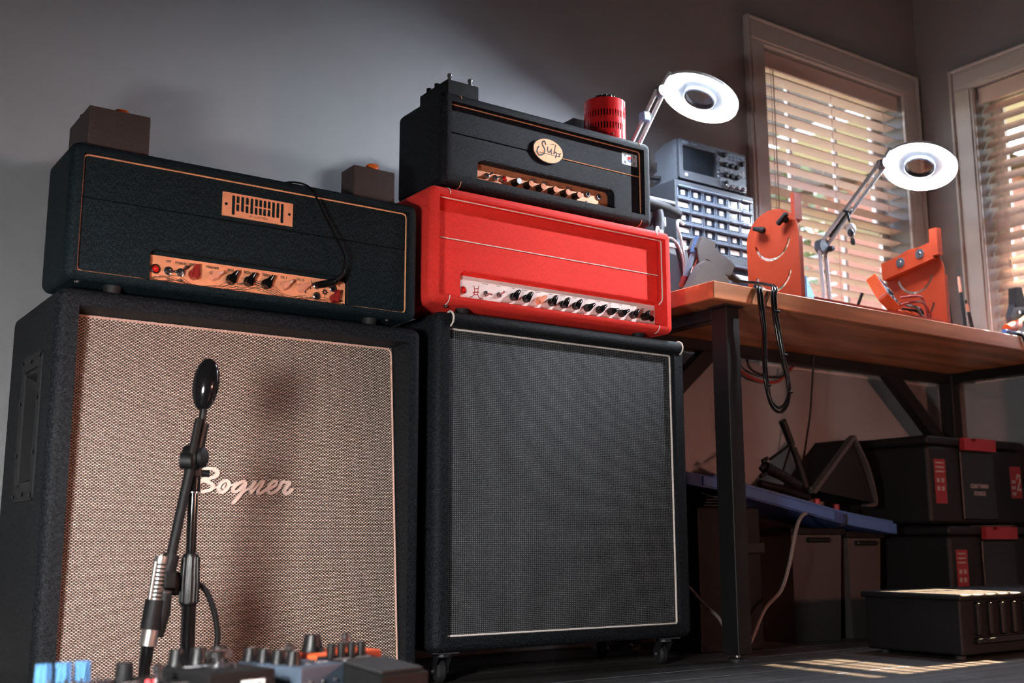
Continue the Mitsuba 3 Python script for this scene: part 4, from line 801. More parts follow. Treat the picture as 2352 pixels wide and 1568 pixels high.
t = thing('desoldering_gun', 'dark brown desoldering gun with a clear tube and blue cap on its angled stand', 'tool')
G = np.array([[2.172, 1.147], [2.226, 1.136], [2.223, 1.118], [2.302, 1.080], [2.282, 1.046], [2.247, 1.045], [2.189, 1.081], [2.176, 1.076], [2.158, 1.052], [2.140, 1.026], [2.128, 1.030]])
put('body', soft(Polygon(G[:7].tolist() + [(2.158, 1.062), (2.150, 1.110)]).buffer(-0.004).buffer(0.004, quad_segs=4), 2.178, 2.216, 0.006, 3), 'mat_box_brown', t, smooth=30)
put('clear_tube', tube([(2.121, 1.0, 0), (0, 0, 0)], 0.001, 4) if False else tube([(2.119, 2.196, 1.020), (2.160, 2.196, 1.108)], 0.0088, 14), 'mat_drawer_rim', t, smooth=40)
put('red_strip', tube([(2.134, 2.1855, 1.030), (2.176, 2.1855, 1.120)], 0.0028, 8), 'mat_red_cable', t, smooth=40)
put('tube_cap', tube([(2.154, 2.196, 1.094), (2.177, 2.196, 1.143)], 0.0120, 16), 'mat_blue', t, smooth=40, label='blue end cap')
put('tube_collar', tube([(2.107, 2.196, 0.996), (2.119, 2.196, 1.022)], [0.009, 0.011], 14), 'mat_red_plastic', t, smooth=40)
put('cable_boot', tube([(2.280, 2.197, 1.062), (2.306, 2.192, 1.045), (2.322, 2.185, 1.036)], [0.014, 0.011, 0.008], 14), 'mat_plastic_black', t, smooth=40)
stand = Polygon([(2.090, TZ + 0.0005), (2.140, 1.055), (2.158, 1.068), (2.180, 1.066), (2.240, 1.030), (2.262, TZ + 0.0005)])
put('stand', soft(stand, 2.150, 2.1775, 0.003, 2), 'mat_box_brown', t)
for s in (0.0, 0.0115):
    P = [(2.316, 2.188, 1.040 - s * 0.3), (2.330 + s, 2.150, 1.028), (2.322 + s, 2.085, 1.008), (2.300 + s, 2.042, 0.990), (2.282 + s, 2.030, 0.955), (2.284 + s, 2.028, 0.905), (2.305 + s * 0.8, 2.028, 0.800), (2.327 + s * 0.4, 2.028, 0.722), (2.322, 2.028, 0.680 - s), (2.292, 2.028, 0.655 - s), (2.258, 2.028, 0.672 - s), (2.246 - s * 0.6, 2.028, 0.720), (2.243 - s * 0.6, 2.028, 0.790), (2.246 - s * 0.6, 2.028, 0.860), (2.240 - s, 2.028, 0.930), (2.243 - s, 2.034, 0.972), (2.262 - s, 2.060, 0.9895), (2.310 - s, 2.105, 0.9875), (2.365, 2.16, 0.9875)]
    put('cable', tube(spline(P, 7), 0.0047, 9), 'mat_gloss_black', t, smooth=40)
for x, z in ((2.290, 0.918), (2.312, 0.800), (2.327, 0.700), (2.242, 0.712)):
    put('cable_tie', cat(ball((x + 0.006, 2.027, z), 0.0085, (1.25, 0.85, 0.5), 2)), 'mat_plastic_black', t, smooth=True)

# ------------------------------------------------------------------ orange chassis cradle: two end plates on a rail
def cradle_plate(t, x, side, y0, y1, ztop):
    r = (y1 - y0) / 2; yc = (y0 + y1) / 2
    prof = unary_union([sbox(y0, TZ + 0.004, y1, ztop - r * 0.9), shapely.affinity.scale(Point(yc, ztop - r * 0.9).buffer(r, quad_segs=12), 1, 0.9)])
    def arc(cz, rr, w):
        a = np.linspace(math.radians(196), math.radians(344), 20)
        return LineString([(yc + rr * math.cos(u), cz + rr * math.sin(u)) for u in a]).buffer(w)
    prof = prof.difference(arc(ztop - 0.085, 0.066, 0.0042)).difference(arc(ztop - 0.180, 0.066, 0.0042)).difference(Point(yc, ztop - 0.165).buffer(0.002))
    k = put('end_plate', cat(extx(prof, x, x + 0.004), extx(frame(y0, y1, TZ + 0.004, ztop - r, 0.004).intersection(sbox(y0, 0, y0 + 0.0039, 9)), x, x + 0.016)), 'mat_orange_steel', t)
    return yc, k
t = thing('chassis_cradle', 'orange steel end plate of a chassis cradle with curved slots like smiles, left one', 'chassis cradle')
labels[t]['label'] = 'orange steel chassis cradle plate with two smile shaped slots and black wing knobs'
yc, k = cradle_plate(t, 2.452, 1, 2.072, 2.272, 1.268)
put('foot_flange', box(2.420, 2.500, 2.074, 2.270, TZ + 0.0005, TZ + 0.0042), 'mat_orange_steel', t)
put('support_bar', cat(extx(Polygon([(2.085, 1.222), (2.245, 1.160), (2.248, 1.172), (2.100, 1.236), (2.100, 1.300), (2.085, 1.300)]), 2.4565, 2.486)), 'mat_orange_steel', t)
for y, z, a in ((2.205, 1.213, 20), (2.115, 1.224, -35)):
    q = put('wing_knob', cat(lathe([(0.0, 0.0), (0.010, 0.0), (0.009, 0.016), (0.0, 0.016)], (2.452, y, z), (-1, 0, 0), 16), move(rbox(-0.024, -0.010, -0.022, 0.022, -0.0065, 0.0065, r=0.004, n=3), shift(2.452, y, z) @ rot([1, 0, 0], a))), 'mat_plastic_matt', t, smooth=40)
t = thing('chassis_cradle', 'orange steel chassis cradle plate with a cross bar and two round washers, behind the multimeter', 'chassis cradle')
yc, k = cradle_plate(t, 3.160, -1, 2.082, 2.300, 1.262)
put('foot_flange', box(3.120, 3.206, 2.084, 2.298, TZ + 0.0005, TZ + 0.0042), 'mat_orange_steel', t)
put('cross_bar', cat(extx(Polygon([(2.100, 1.205), (2.300, 1.170), (2.302, 1.228), (2.110, 1.262)]), 3.135, 3.1595), extx(Polygon([(2.082, 1.215), (2.112, 1.215), (2.112, 1.305), (2.082, 1.305)]), 3.135, 3.1595)), 'mat_orange_steel', t)
for y, z in ((2.150, 1.231), (2.225, 1.217)):
    q = put('washer', lathe([(0.004, 0.0), (0.016, 0.0), (0.016, 0.002), (0.004, 0.002)], (3.135, y, z), (-1, 0, 0), 24), 'mat_zinc', t, smooth=30)
    put('bolt_head', lathe([(0.0, 0.007), (0.005, 0.007), (0.006, 0.002), (0.0, 0.002)], (3.135, y, z), (-1, 0, 0), 6), 'mat_chrome', q)
t = thing('slide_rail', 'red-brown perforated metal rail along the front edge of the bench', 'rail')
H = ext(sbox(2.380, TZ + 0.0008, 3.360, TZ + 0.0026), 2.056, 2.0715)
put('web', H, 'mat_orange_steel', t)
put('upstand', box(2.505, 3.115, 2.0705, 2.0722, TZ + 0.001, TZ + 0.0125), 'mat_orange_steel', t)

t = thing('blue_stand', 'small pale blue and black triangular stand behind the orange cradle plate', 'stand')
put('panel', ext(Polygon([(2.60, 0), (0, 0), (0, 0)]) if False else Polygon([(2.850, TZ + 0.0005), (2.850, 1.165), (2.955, TZ + 0.0005)]).difference(Polygon([(2.885, 1.005), (2.885, 1.075), (2.925, 1.005)])), 2.385, 2.405), 'mat_blue_pale', t)
put('dark_panel', ext(Polygon([(2.872, TZ + 0.001), (2.872, 1.115), (2.948, TZ + 0.001)]), 2.406, 2.414), 'mat_rubber', t)

# ------------------------------------------------------------------ multimeter
t = thing('multimeter', 'orange and grey multimeter leaning back with its red and black leads', 'multimeter')
M = shift(2.905, 2.130, 1.065) @ rot([0, 1, 0], 30) @ rot([1, 0, 0], -38)
put('holster', move(soft(rrect(-0.040, 0.040, -0.066, 0.066, 0.012), -0.016, 0.018, 0.005, 3), M), 'mat_orange_plastic', t, smooth=30)
put('face', move(ext(rrect(-0.031, 0.031, -0.056, 0.056, 0.006), -0.0175, -0.0155), M), 'mat_grey_plastic', t)
put('display', move(ext(sbox(-0.025, 0.018, 0.025, 0.046), -0.0185, -0.017), M), 'mat_screen', t)
put('dial', move(lathe([(0.0, 0.024), (0.014, 0.023), (0.018, 0.0172), (0.0, 0.0172)], (0, 0, -0.010), (0, -1, 0), 24), M), 'mat_plastic_matt', t, smooth=35)
put('dial_mark', move(ext(sbox(-0.0015, -0.008, 0.0015, 0.002), -0.0246, -0.0238), M), 'mat_orange_plastic', t)
for x in (-0.02, 0, 0.02): put('terminal', move(lathe([(0.0, 0.021), (0.005, 0.021), (0.006, 0.0172), (0.0, 0.0172)], (x, 0, -0.044), (0, -1, 0), 14), M), 'mat_print', t)
put('tilt_stand', tube([(2.880, 2.190, 1.075), (2.875, 2.235, TZ + 0.004)], 0.005, 8), 'mat_rubber', t)
put('bumper', box(2.915, 2.995, 2.085, 2.150, TZ + 0.0005, TZ + 0.030, c=0.008), 'mat_orange_plastic', t)
for cl, P in (('mat_red_cable', [(2.925, 2.085, 1.045), (2.960, 2.062, 1.050), (3.010, 2.070, 1.055), (3.050, 2.085, 1.035), (3.060, 2.085, 1.000), (3.045, 2.080, 0.987), (2.98, 2.078, 0.990)]), ('mat_red_cable', [(2.915, 2.080, 1.020), (2.955, 2.066, 1.032), (3.020, 2.072, 1.038), (3.070, 2.082, 1.010), (3.064, 2.080, 0.987)]), ('mat_gloss_black', [(2.935, 2.095, 1.030), (2.985, 2.075, 1.022), (3.035, 2.085, 1.010), (3.025, 2.095, 0.988), (2.965, 2.09, 0.987)]), ('mat_gloss_black', [(2.950, 2.10, 1.015), (3.005, 2.085, 1.012), (3.050, 2.092, 0.990), (2.99, 2.10, 0.987)]), ('mat_grey_cable', [(2.945, 2.085, 1.025), (2.980, 2.068, 1.016), (3.010, 2.075, 1.000), (3.035, 2.075, 0.987)])):
    put('lead', tube(spline(P, 8), 0.0042, 8), cl, t, smooth=40)
for p0, p1 in (((2.965, 2.100, 0.992), (3.050, 2.110, 1.000)), ((2.980, 2.078, 0.990), (3.065, 2.088, 0.992))): put('probe_handle', tube([p0, p1], [0.006, 0.008], 12), 'mat_gloss_black', t, smooth=40)
t = thing('solder_spool', 'small black spool standing behind the multimeter', 'spool')
put('reel', lathe([(0.0, 0.0), (0.030, 0.0), (0.030, 0.004), (0.018, 0.006), (0.018, 0.044), (0.030, 0.046), (0.030, 0.050), (0.0, 0.050)], (2.905, 2.300, TZ + 0.0305), (1, 0, 0), 24), 'mat_rubber', t, smooth=30)
put('solder', lathe([(0.0182, 0.0065), (0.026, 0.007), (0.026, 0.043), (0.0182, 0.0435)], (2.905, 2.300, TZ + 0.0305), (1, 0, 0), 24), 'mat_steel', t, smooth=30)

# ------------------------------------------------------------------ thin rods, crimping tool
for i, (x, z, lean, lab) in enumerate(((3.205, 1.172, -0.014, 'slim black rod with a copper tip, tall one beside the orange plate'), (3.283, 1.186, -0.012, 'slim black rod with a copper tip, tallest, middle of three'), (3.325, 1.088, -0.022, 'slim black rod with a copper tip, shortest of the three'))):
    t = thing('soldering_tip', lab, 'tool')
    y = 2.105; b = np.array([x + 0.008, y, TZ + 0.006]); p = np.array([x + lean, y, z]); d = p - b
    put('rod', tube([b, b + d * 0.62], 0.0058, 10), 'mat_rubber', t, smooth=40)
    put('ferrule', tube([b + d * 0.61, b + d * 0.76, b + d * 0.90], [0.0045, 0.0052, 0.0035], 10), 'mat_knob_copper', t, smooth=40)
    put('tip', tube([b + d * 0.89, b + d], [0.0038, 0.0028], 10), 'mat_rubber', t, smooth=40)
    put('socket', lathe([(0.0, TZ + 0.0005), (0.014, TZ + 0.0005), (0.012, TZ + 0.010), (0.0, TZ + 0.010)], (b[0], y, 0), n=16), 'mat_plastic_black', t, smooth=35)
t = thing('crimping_tool', 'grey crimping tool with orange and blue handles at the far right of the bench', 'tool')
put('frame', ext(Polygon([(3.565, 1.025), (3.555, 1.060), (3.580, 1.105), (3.640, 1.112), (3.700, 1.070), (3.715, 1.000), (3.690, TZ + 0.001), (3.600, TZ + 0.001)]).buffer(0.003), 2.096, 2.118), 'mat_grey_dark', t)
put('jaw', ext(Polygon([(3.585, 1.100), (3.592, 1.165), (3.622, 1.168), (3.640, 1.108)]).buffer(0.002), 2.092, 2.122), 'mat_rubber', t)
for x, z in ((3.598, 1.080), (3.668, 1.052)): put('pivot', lathe([(0.0, 0.004), (0.006, 0.004), (0.008, 0.0), (0.0, 0.0)], (x, 2.096, z), (0, -1, 0), 16), 'mat_chrome', t, smooth=35)
put('lever', tube([(3.700, 2.085, 1.105), (3.610, 2.080, 1.055), (3.530, 2.076, 1.018)], [0.012, 0.014, 0.013], 12), 'mat_rubber', t, smooth=40)
put('grip', tube([(3.555, 2.078, 1.030), (3.520, 2.075, 1.016), (3.478, 2.072, 1.004)], [0.017, 0.019, 0.016], 14), 'mat_orange_plastic', t, smooth=40, label='orange grip')
put('lower_grip', tube([(3.600, 2.072, 0.992), (3.530, 2.068, 0.993), (3.450, 2.066, 0.992)], [0.010, 0.011, 0.009], 12), 'mat_blue', t, smooth=40, label='blue grip')
t = thing('bench_cable', 'black cable running over the front edge of the bench at its far right', 'cable')
put('cord', tube(spline([(3.47, 2.10, 0.9865), (3.500, 2.070, 0.987), (3.520, 2.047, 0.983), (3.535, 2.043, 0.955), (3.575, 2.042, 0.915), (3.64, 2.05, 0.86), (3.70, 2.08, 0.82), (3.765, 2.11, 0.80)], 6), 0.0042, 8), 'mat_gloss_black', t, smooth=40)
# ------------------------------------------------------------------ microphone stand
t = thing('microphone_stand', 'black boom microphone stand with an egg shaped counterweight in front of the tan grille', 'microphone stand')
SY_ = 1.780
put('base', lathe([(0.0, 0.0), (0.125, 0.0), (0.125, 0.012), (0.110, 0.020), (0.030, 0.026), (0.018, 0.040), (0.0, 0.040)], (0.622, SY_, 0.0), n=36), 'mat_metal_black', t, smooth=35)
put('lower_tube', tube([(0.621, SY_, 0.03), (0.6185, SY_, 0.215)], 0.0112, 16), 'mat_gloss_black', t, smooth=40)
grip = lathe([(0.0, 0.0), (0.0115, 0.0), (0.0145, 0.004), (0.0150, 0.030), (0.0128, 0.078), (0.0108, 0.082), (0.0, 0.082)], (0.6178, SY_, 0.2035), n=24)
put('clutch_grip', grip, 'mat_plastic_black', t, smooth=35)
for k in range(14):
    a = 2 * math.pi * k / 14
    put('grip_rib', tube([(0.6178 + 0.0140 * math.cos(a), SY_ + 0.0140 * math.sin(a), 0.210), (0.6178 + 0.0143 * math.cos(a), SY_ + 0.0143 * math.sin(a), 0.236), (0.6178 + 0.0126 * math.cos(a), SY_ + 0.0126 * math.sin(a), 0.279)], 0.0017, 6), 'mat_plastic_black', t, smooth=40)
put('upper_tube', tube([(0.6178, SY_, 0.28), (0.6165, SY_, 0.395)], 0.0078, 16), 'mat_gloss_black', t, smooth=40)
put('collar', lathe([(0.0, 0.0), (0.0118, 0.0), (0.0122, 0.003), (0.0112, 0.004), (0.0108, 0.030), (0.0, 0.030)], (0.6166, SY_, 0.381), n=22), 'mat_gloss_black', t, smooth=35)
put('collar_ring', lathe([(0.0085, -0.001), (0.0123, -0.001), (0.0123, 0.0012), (0.0085, 0.0012)], (0.6166, SY_, 0.381), n=22), 'mat_chrome', t, smooth=35)
sw = np.array([0.6125, SY_ - 0.004, 0.437])
put('swivel_block', cat(lathe([(0.0, -0.012), (0.0195, -0.012), (0.0205, -0.009), (0.0205, 0.012), (0.0, 0.012)], sw, (0.75, -0.66, 0), 26), rbox(0.603, 0.626, SY_ - 0.012, SY_ + 0.010, 0.405, 0.440, r=0.004, n=2)), 'mat_plastic_black', t, smooth=35)
put('swivel_disc', lathe([(0.0, 0.0), (0.0165, 0.0), (0.0165, 0.006), (0.012, 0.009), (0.0, 0.009)], sw + np.array([0.75, -0.66, 0]) * 0.013, (0.75, -0.66, 0), 22), 'mat_plastic_matt', t, smooth=35)
put('wing_handle', cat(move(rbox(-0.0055, 0.0055, -0.006, 0.006, -0.004, 0.075, r=0.003, n=2), shift(0.602, SY_ - 0.02, 0.425) @ rot([0, 1, 0], 9)), lathe([(0.0, -0.012), (0.013, -0.012), (0.013, 0.006), (0.0, 0.006)], (0.600, SY_ - 0.02, 0.430), (1, -0.6, 0), 20)), 'mat_plastic_matt', t, smooth=40)
put('set_screw', lathe([(0.0, 0.0), (0.006, 0.0), (0.006, 0.012), (0.0, 0.013)], (0.628, SY_ - 0.004, 0.412), (1, -0.2, 0), 14), 'mat_plastic_black', t, smooth=35)
bt = np.array([0.6065, SY_ - 0.014, 0.428]); bb = np.array([0.5765, SY_ - 0.020, 0.262])
put('boom_arm', tube([bt, bb], 0.0078, 16), 'mat_plastic_matt', t, smooth=40)
put('counterweight_rod', tube([(0.6195, SY_ - 0.006, 0.450), (0.6265, SY_ - 0.004, 0.520)], 0.0062, 12), 'mat_plastic_black', t, smooth=40)
put('rod_sleeve', tube([(0.6175, SY_ - 0.007, 0.452), (0.6235, SY_ - 0.006, 0.492)], [0.0112, 0.0118], 16), 'mat_plastic_black', t, smooth=40)
e = lathe([(0.0, -0.043), (0.006, -0.0425), (0.0125, -0.037), (0.0175, -0.026), (0.0205, -0.010), (0.0212, 0.004), (0.0195, 0.019), (0.0150, 0.032), (0.0085, 0.0405), (0.003, 0.043), (0.0, 0.0433)], (0, 0, 0), n=36)
put('counterweight', move(e, shift(0.6285, SY_ - 0.003, 0.5575) @ rot([0, 1, 0], 6)), 'mat_gloss_black', t, smooth=60, label='glossy black egg shaped counterweight')
put('boom_end', cat(tube([bb + [0.004, 0, 0.022], bb + [-0.004, 0, -0.018]], 0.0125, 14), rbox(0.566, 0.586, SY_ - 0.034, SY_ - 0.010, 0.232, 0.258, r=0.004, n=2)), 'mat_plastic_matt', t, smooth=40)
put('clamp_knob', lathe([(0.0, -0.010), (0.016, -0.010), (0.0185, -0.006), (0.0185, 0.008), (0.012, 0.012), (0.0, 0.012)], (0.5965, SY_ + 0.012, 0.238), (0.80, -0.60, 0.0), 24), 'mat_rubber', t, smooth=35)
put('end_ring', lathe([(0.0085, 0.0), (0.011, 0.0), (0.011, 0.0025), (0.0085, 0.0025)], (0.5725, SY_ - 0.020, 0.2255), n=20), 'mat_chrome', t, smooth=35)
put('clip_holder', cat(tube([(0.5735, SY_ - 0.020, 0.229), (0.5695, SY_ - 0.022, 0.195), (0.5650, SY_ - 0.020, 0.160)], [0.0105, 0.0125, 0.0085], 14), tube([(0.5555, SY_ - 0.026, 0.216), (0.5515, SY_ - 0.026, 0.172)], [0.0135, 0.0150], 16)), 'mat_plastic_matt', t, smooth=40)
t = thing('microphone', 'slim silver ribbon microphone with a slotted grille hanging in the clip of the stand', 'microphone')
ma = np.array([0.5625, SY_ - 0.028, 0.2820]); mb = np.array([0.5490, SY_ - 0.026, 0.1480]); md = (mb - ma) / np.linalg.norm(mb - ma)
put('body', cat(tube([ma, ma + md * 0.012], 0.0098, 20), tube([ma + md * 0.068, ma + md * 0.105], 0.0095, 20), tube([ma + md * 0.105, ma + md * 0.135], [0.0128, 0.0128], 22)), 'mat_mic_silver', t, smooth=40)
for k in range(9): put('grille_ring', lathe([(0.0062, -0.0016), (0.0098, -0.0016), (0.0098, 0.0016), (0.0062, 0.0016)], ma + md * (0.0165 + 0.0061 * k), md, 20), 'mat_mic_silver', t, smooth=35)
put('grille_core', tube([ma + md * 0.010, ma + md * 0.070], 0.0066, 14), 'mat_rubber', t, smooth=40)
put('side_bar', tube([ma + md * 0.008 + [-0.0088, -0.003, 0], ma + md * 0.075 + [-0.0088, -0.003, 0]], 0.0030, 10), 'mat_mic_silver', t, smooth=40)
put('connector', tube([ma + md * 0.134, ma + md * 0.158, ma + md * 0.19], [0.0098, 0.0095, 0.0062], 16), 'mat_gloss_black', t, smooth=40)
t = thing('microphone_cable', 'black microphone cable hanging in an arc to the right of the stand', 'cable')
put('cord', tube(spline([(0.552, SY_ - 0.02, 0.11), (0.553, SY_ - 0.03, 0.03), (0.60, SY_ - 0.17, 0.008), (0.70, SY_ - 0.10, 0.008), (0.690, SY_ - 0.01, 0.06), (0.674, SY_ + 0.012, 0.125), (0.672, SY_ + 0.012, 0.160), (0.663, SY_ + 0.012, 0.198), (0.648, SY_ + 0.012, 0.228), (0.632, SY_ + 0.012, 0.238), (0.612, SY_ + 0.012, 0.238)], 8), 0.0046, 9), 'mat_plastic_matt', t, smooth=40)

# ------------------------------------------------------------------ pedal board in front of the stand
PBZ = 0.107
PM = shift(0.50, 1.300, 0) @ rot([0, 0, 1], 10)
t = thing('pedalboard', 'black slatted pedal board carrying the effect pedals', 'pedal board')
for k in range(4): put('rail', move(box(-0.29, 0.29, -0.135 + 0.082 * k, -0.085 + 0.082 * k, PBZ - 0.014, PBZ, c=0.002), PM), 'mat_metal_black', t)
for x in (-0.29, 0.275): put('side', move(box(x, x + 0.015, -0.14, 0.165, 0.010, PBZ - 0.001, c=0.002), PM), 'mat_metal_black', t)
for x in (-0.2825, 0.2825):
    for y in (-0.11, 0.14): put('foot', move(lathe([(0.0, 0.0), (0.009, 0.0), (0.009, 0.0105), (0.0, 0.0105)], (x, y, 0), n=12), PM), 'mat_rubber', t)
def pedal(label, x, y, w, d, h, yaw, m, smooth_r=0.003, group=None, name='effect_pedal', slope=0.0):
    "a box of w x d x h whose front left... local frame: x to the right, y away, z up from the board"
    t = thing(name, label, 'pedal', group)
    M = shift(x, y, PBZ + 0.0005) @ rot([0, 0, 1], yaw)
    if slope: b = m3.Manifold.hull_points(np.array([(sx * w / 2, sy * d / 2, z) for sx in (-1, 1) for sy, zz in ((-1, (0, h - slope)), (1, (0, h))) for z in zz], float))
    else: b = mrbox(-w / 2, w / 2, -d / 2, d / 2, 0.0, h, smooth_r, 2)
    put('body', move(b, M), m, t, smooth=35)
    return t, M
def pk(t, M, x, y, z, r, h, m='mat_plastic_black', name='knob', flare=0.0):
    return put(name, move(lathe([(0.0, 0.0), (r + flare, 0.0), (r + flare * 0.5, h * 0.25), (r * 0.92, h), (0.0, h * 1.03)], (x, y, z), n=20), M), m, t, smooth=35)
def stomp(t, M, x, y, z, s=1.0):
    put('footswitch', move(lathe([(0.0, 0.0), (0.0085 * s, 0.0), (0.0085 * s, 0.003 * s), (0.005 * s, 0.004 * s), (0.0048 * s, 0.011 * s), (0.0066 * s, 0.013 * s), (0.0064 * s, 0.018 * s), (0.004 * s, 0.0195 * s), (0.0, 0.0198 * s)], (x, y, z), n=20), M), 'mat_chrome', t, smooth=35)
def flat(t, M, x0, x1, y0, y1, z, m='mat_print_white', name='printed_label'):
    put(name, move(box(x0, x1, y0, y1, z - 0.0002, z + 0.0003), M), m, t)
def floor_text(s, h, x, y, z, M, width=1.0, bold=True):
    m = meshkit.text_mesh(s, h, 0.0003, bold); v = m.vertices * [width, 1, 1]; w = v[:, 0].max()
    return move(trimesh.Trimesh(v + [x - w / 2, y - h / 2, z], m.faces, process=False), M)

# pedal with translucent blue knobs
t, M = pedal('pedal with three translucent blue knobs at the left end of the pedal board', 0.317, 1.262, 0.070, 0.115, 0.040, 10, 'mat_plastic_matt')
for i, x in enumerate((-0.021, 0.0, 0.021)):
    k = put('knob', move(cat(lathe([(0.0, 0.0), (0.0080, 0.0), (0.0070, 0.022), (0.0, 0.0225)], (x, 0.022, 0.046), n=18), *[tube([(x + 0.0078 * math.cos(a), 0.022 + 0.0078 * math.sin(a), 0.047), (x + 0.0070 * math.cos(a), 0.022 + 0.0070 * math.sin(a), 0.0685)], 0.0016, 6) for a in np.arange(8) * math.pi / 4]), M), 'mat_blue_clear', t, smooth=35)
    put('shaft', move(lathe([(0.0, 0.039), (0.0035, 0.039), (0.0035, 0.058), (0.0, 0.058)], (x, 0.022, 0), n=10), M), 'mat_blue_deep', k)
for i in range(4):
    for j in range(3):
        x, y = -0.026 + 0.0175 * i + 0.003 * j, -0.005 - 0.018 * j
        put('toggle_switch', move(cat(lathe([(0.0, 0.040), (0.003, 0.040), (0.003, 0.043), (0.0016, 0.0435), (0.0014, 0.052), (0.0, 0.0525)], (x, y, 0), n=10), ball((x, y, 0.0525), 0.0019)), M), 'mat_chrome', t, smooth=40)
# black pedal with a red light
t, M = pedal('black pedal with a glowing red light and one black knob', 0.405, 1.282, 0.066, 0.118, 0.042, 10, 'mat_plastic_black')
pk(t, M, -0.012, 0.036, 0.0422, 0.0098, 0.019, 'mat_plastic_matt')
stomp(t, M, 0.010, 0.000, 0.0422, 0.95)
led = ball((0, 0, 0), 0.0021, (1, 1, 0.9), 1)
put('indicator_light', move(move(led, shift(-0.004, -0.004, 0.0435)), M), 'mat_jewel_red', t, emitter=area((9.0, 0.35, 0.45)), label='small glowing red light')
for q in ((-0.028, -0.008, 0.008, 0.014), (0.016, 0.030, 0.006, 0.012), (-0.026, -0.006, -0.024, -0.018), (-0.022, 0.002, -0.040, -0.036), (0.008, 0.028, -0.038, -0.034)): flat(t, M, *q, 0.0425, 'mat_print_grey')
flat(t, M, -0.028, 0.030, 0.052, 0.056, 0.0425, 'mat_print_grey')
# black pedal with a big silver knob
t, M = pedal('large black pedal with a wide silver knob and white labels', 0.486, 1.300, 0.086, 0.125, 0.052, 10, 'mat_plastic_matt')
for x, r in ((-0.026, 0.0090), (0.002, 0.0098), (0.029, 0.0095)): pk(t, M, x, 0.042, 0.0522, r, 0.0185, 'mat_plastic_black', 'knob', 0.002)
put('silver_knob', move(lathe([(0.0, 0.0), (0.0125, 0.0), (0.0125, 0.002), (0.006, 0.004), (0.006, 0.009), (0.0155, 0.0105), (0.0155, 0.0165), (0.0135, 0.018), (0.0, 0.0185)], (0.006, 0.002, 0.0522), n=32), M), 'mat_chrome', t, smooth=30, label='wide silver knob')
for q in ((-0.032, -0.010, 0.010, 0.016), (-0.006, 0.004, 0.012, 0.017), (0.024, 0.036, 0.012, 0.018)): flat(t, M, *q, 0.0525)
put('pin', move(cat(ball((-0.002, -0.022, 0.0540), 0.0022), ball((0.014, -0.022, 0.0540), 0.0022)), M), 'mat_chrome', t, smooth=True)
put('printed_label', move(text('ORO', 0.009, 0.012, -0.0626, 0.034, 0.0003, 1.0, True), M), 'mat_print', t)
put('label_plate', move(box(-0.003, 0.028, -0.0630, -0.0624, 0.010, 0.042), M), 'mat_paper', t)
put('printed_label', move(text('ORO', 0.0085, 0.0125, -0.0631, 0.0335, 0.0004, 1.05, True), M), 'mat_print', t)
put('printed_label', move(text('O', 0.010, 0.018, -0.0631, 0.0205, 0.0004, 1.2, True), M), 'mat_print', t)
put('red_patch', move(box(-0.026, -0.003, -0.0628, -0.0623, 0.010, 0.034), M), 'mat_label_red', t)
# slate pedal
t, M = pedal('slate grey pedal with a row of black knobs along its left edge', 0.588, 1.318, 0.072, 0.118, 0.050, 18, 'mat_slate_paint')
for k in range(4):
    y = 0.046 - 0.026 * k
    q = pk(t, M, -0.024, y, 0.0502, 0.0082, 0.016, 'mat_plastic_black', 'knob', 0.0015)
    put('pointer_line', move(box(-0.0245, -0.0160, y - 0.0008, y + 0.0008, 0.0664, 0.0669), M), 'mat_line_white', q)
stomp(t, M, 0.010, 0.012, 0.0502, 1.0)
put('washer', move(lathe([(0.008, 0.0), (0.0125, 0.0), (0.0125, 0.0015), (0.008, 0.0015)], (0.010, 0.012, 0.0502), n=24), M), 'mat_steel', t, smooth=35)
for q in ((-0.004, 0.012, 0.038, 0.045), (0.010, 0.030, -0.036, -0.016), (-0.010, -0.002, -0.040, -0.036)): flat(t, M, *q, 0.0505)
flat(t, M, 0.013, 0.027, -0.033, -0.019, 0.0509, 'mat_slate_paint', 'label_window')
for x in (-0.020, 0.0, 0.020): put('screw', move(lathe([(0.0, 0.002), (0.002, 0.0015), (0.003, 0.0), (0.0, 0.0)], (x, -0.0590, 0.032), (0, -1, 0), 10), M), 'mat_chrome', t, smooth=40)
# orange pedal
t, M = pedal('sparkling orange pedal with one large black knob and a metal footswitch', 0.672, 1.372, 0.108, 0.070, 0.055, 14, 'mat_orange_spark')
pk(t, M, -0.030, 0.006, 0.0552, 0.0108, 0.021, 'mat_plastic_black', 'knob', 0.0045)
stomp(t, M, 0.026, 0.006, 0.0552, 1.0)
# compact pedal at the right end
t, M = pedal('compact black pedal with four small knobs at the right end of the board', 0.676, 1.272, 0.073, 0.125, 0.053, 12, 'mat_plastic_matt', slope=0.014)
for k in range(4): pk(t, M, -0.024 + 0.016 * k, 0.050, 0.0515, 0.0056, 0.017, 'mat_plastic_black')
A = np.arctan2(0.014, 0.125)
TL = M @ shift(0, 0.0, 0.0462) @ rot([1, 0, 0], math.degrees(A))
put('treadle', move(rbox(-0.033, 0.033, -0.058, 0.012, 0.0, 0.005, r=0.0015, n=2), TL), 'mat_rubber', t, smooth=40)
put('lettering', floor_text('Octaver', 0.0085, 0.0, 0.026, 0.0004, TL, 1.1), 'mat_print_white', t)
put('printed_label', move(box(-0.028, -0.002, 0.038, 0.041, 0.0002, 0.0006), TL), 'mat_print_grey', t)
put('printed_label', move(box(0.006, 0.030, 0.038, 0.041, 0.0002, 0.0006), TL), 'mat_print_grey', t)
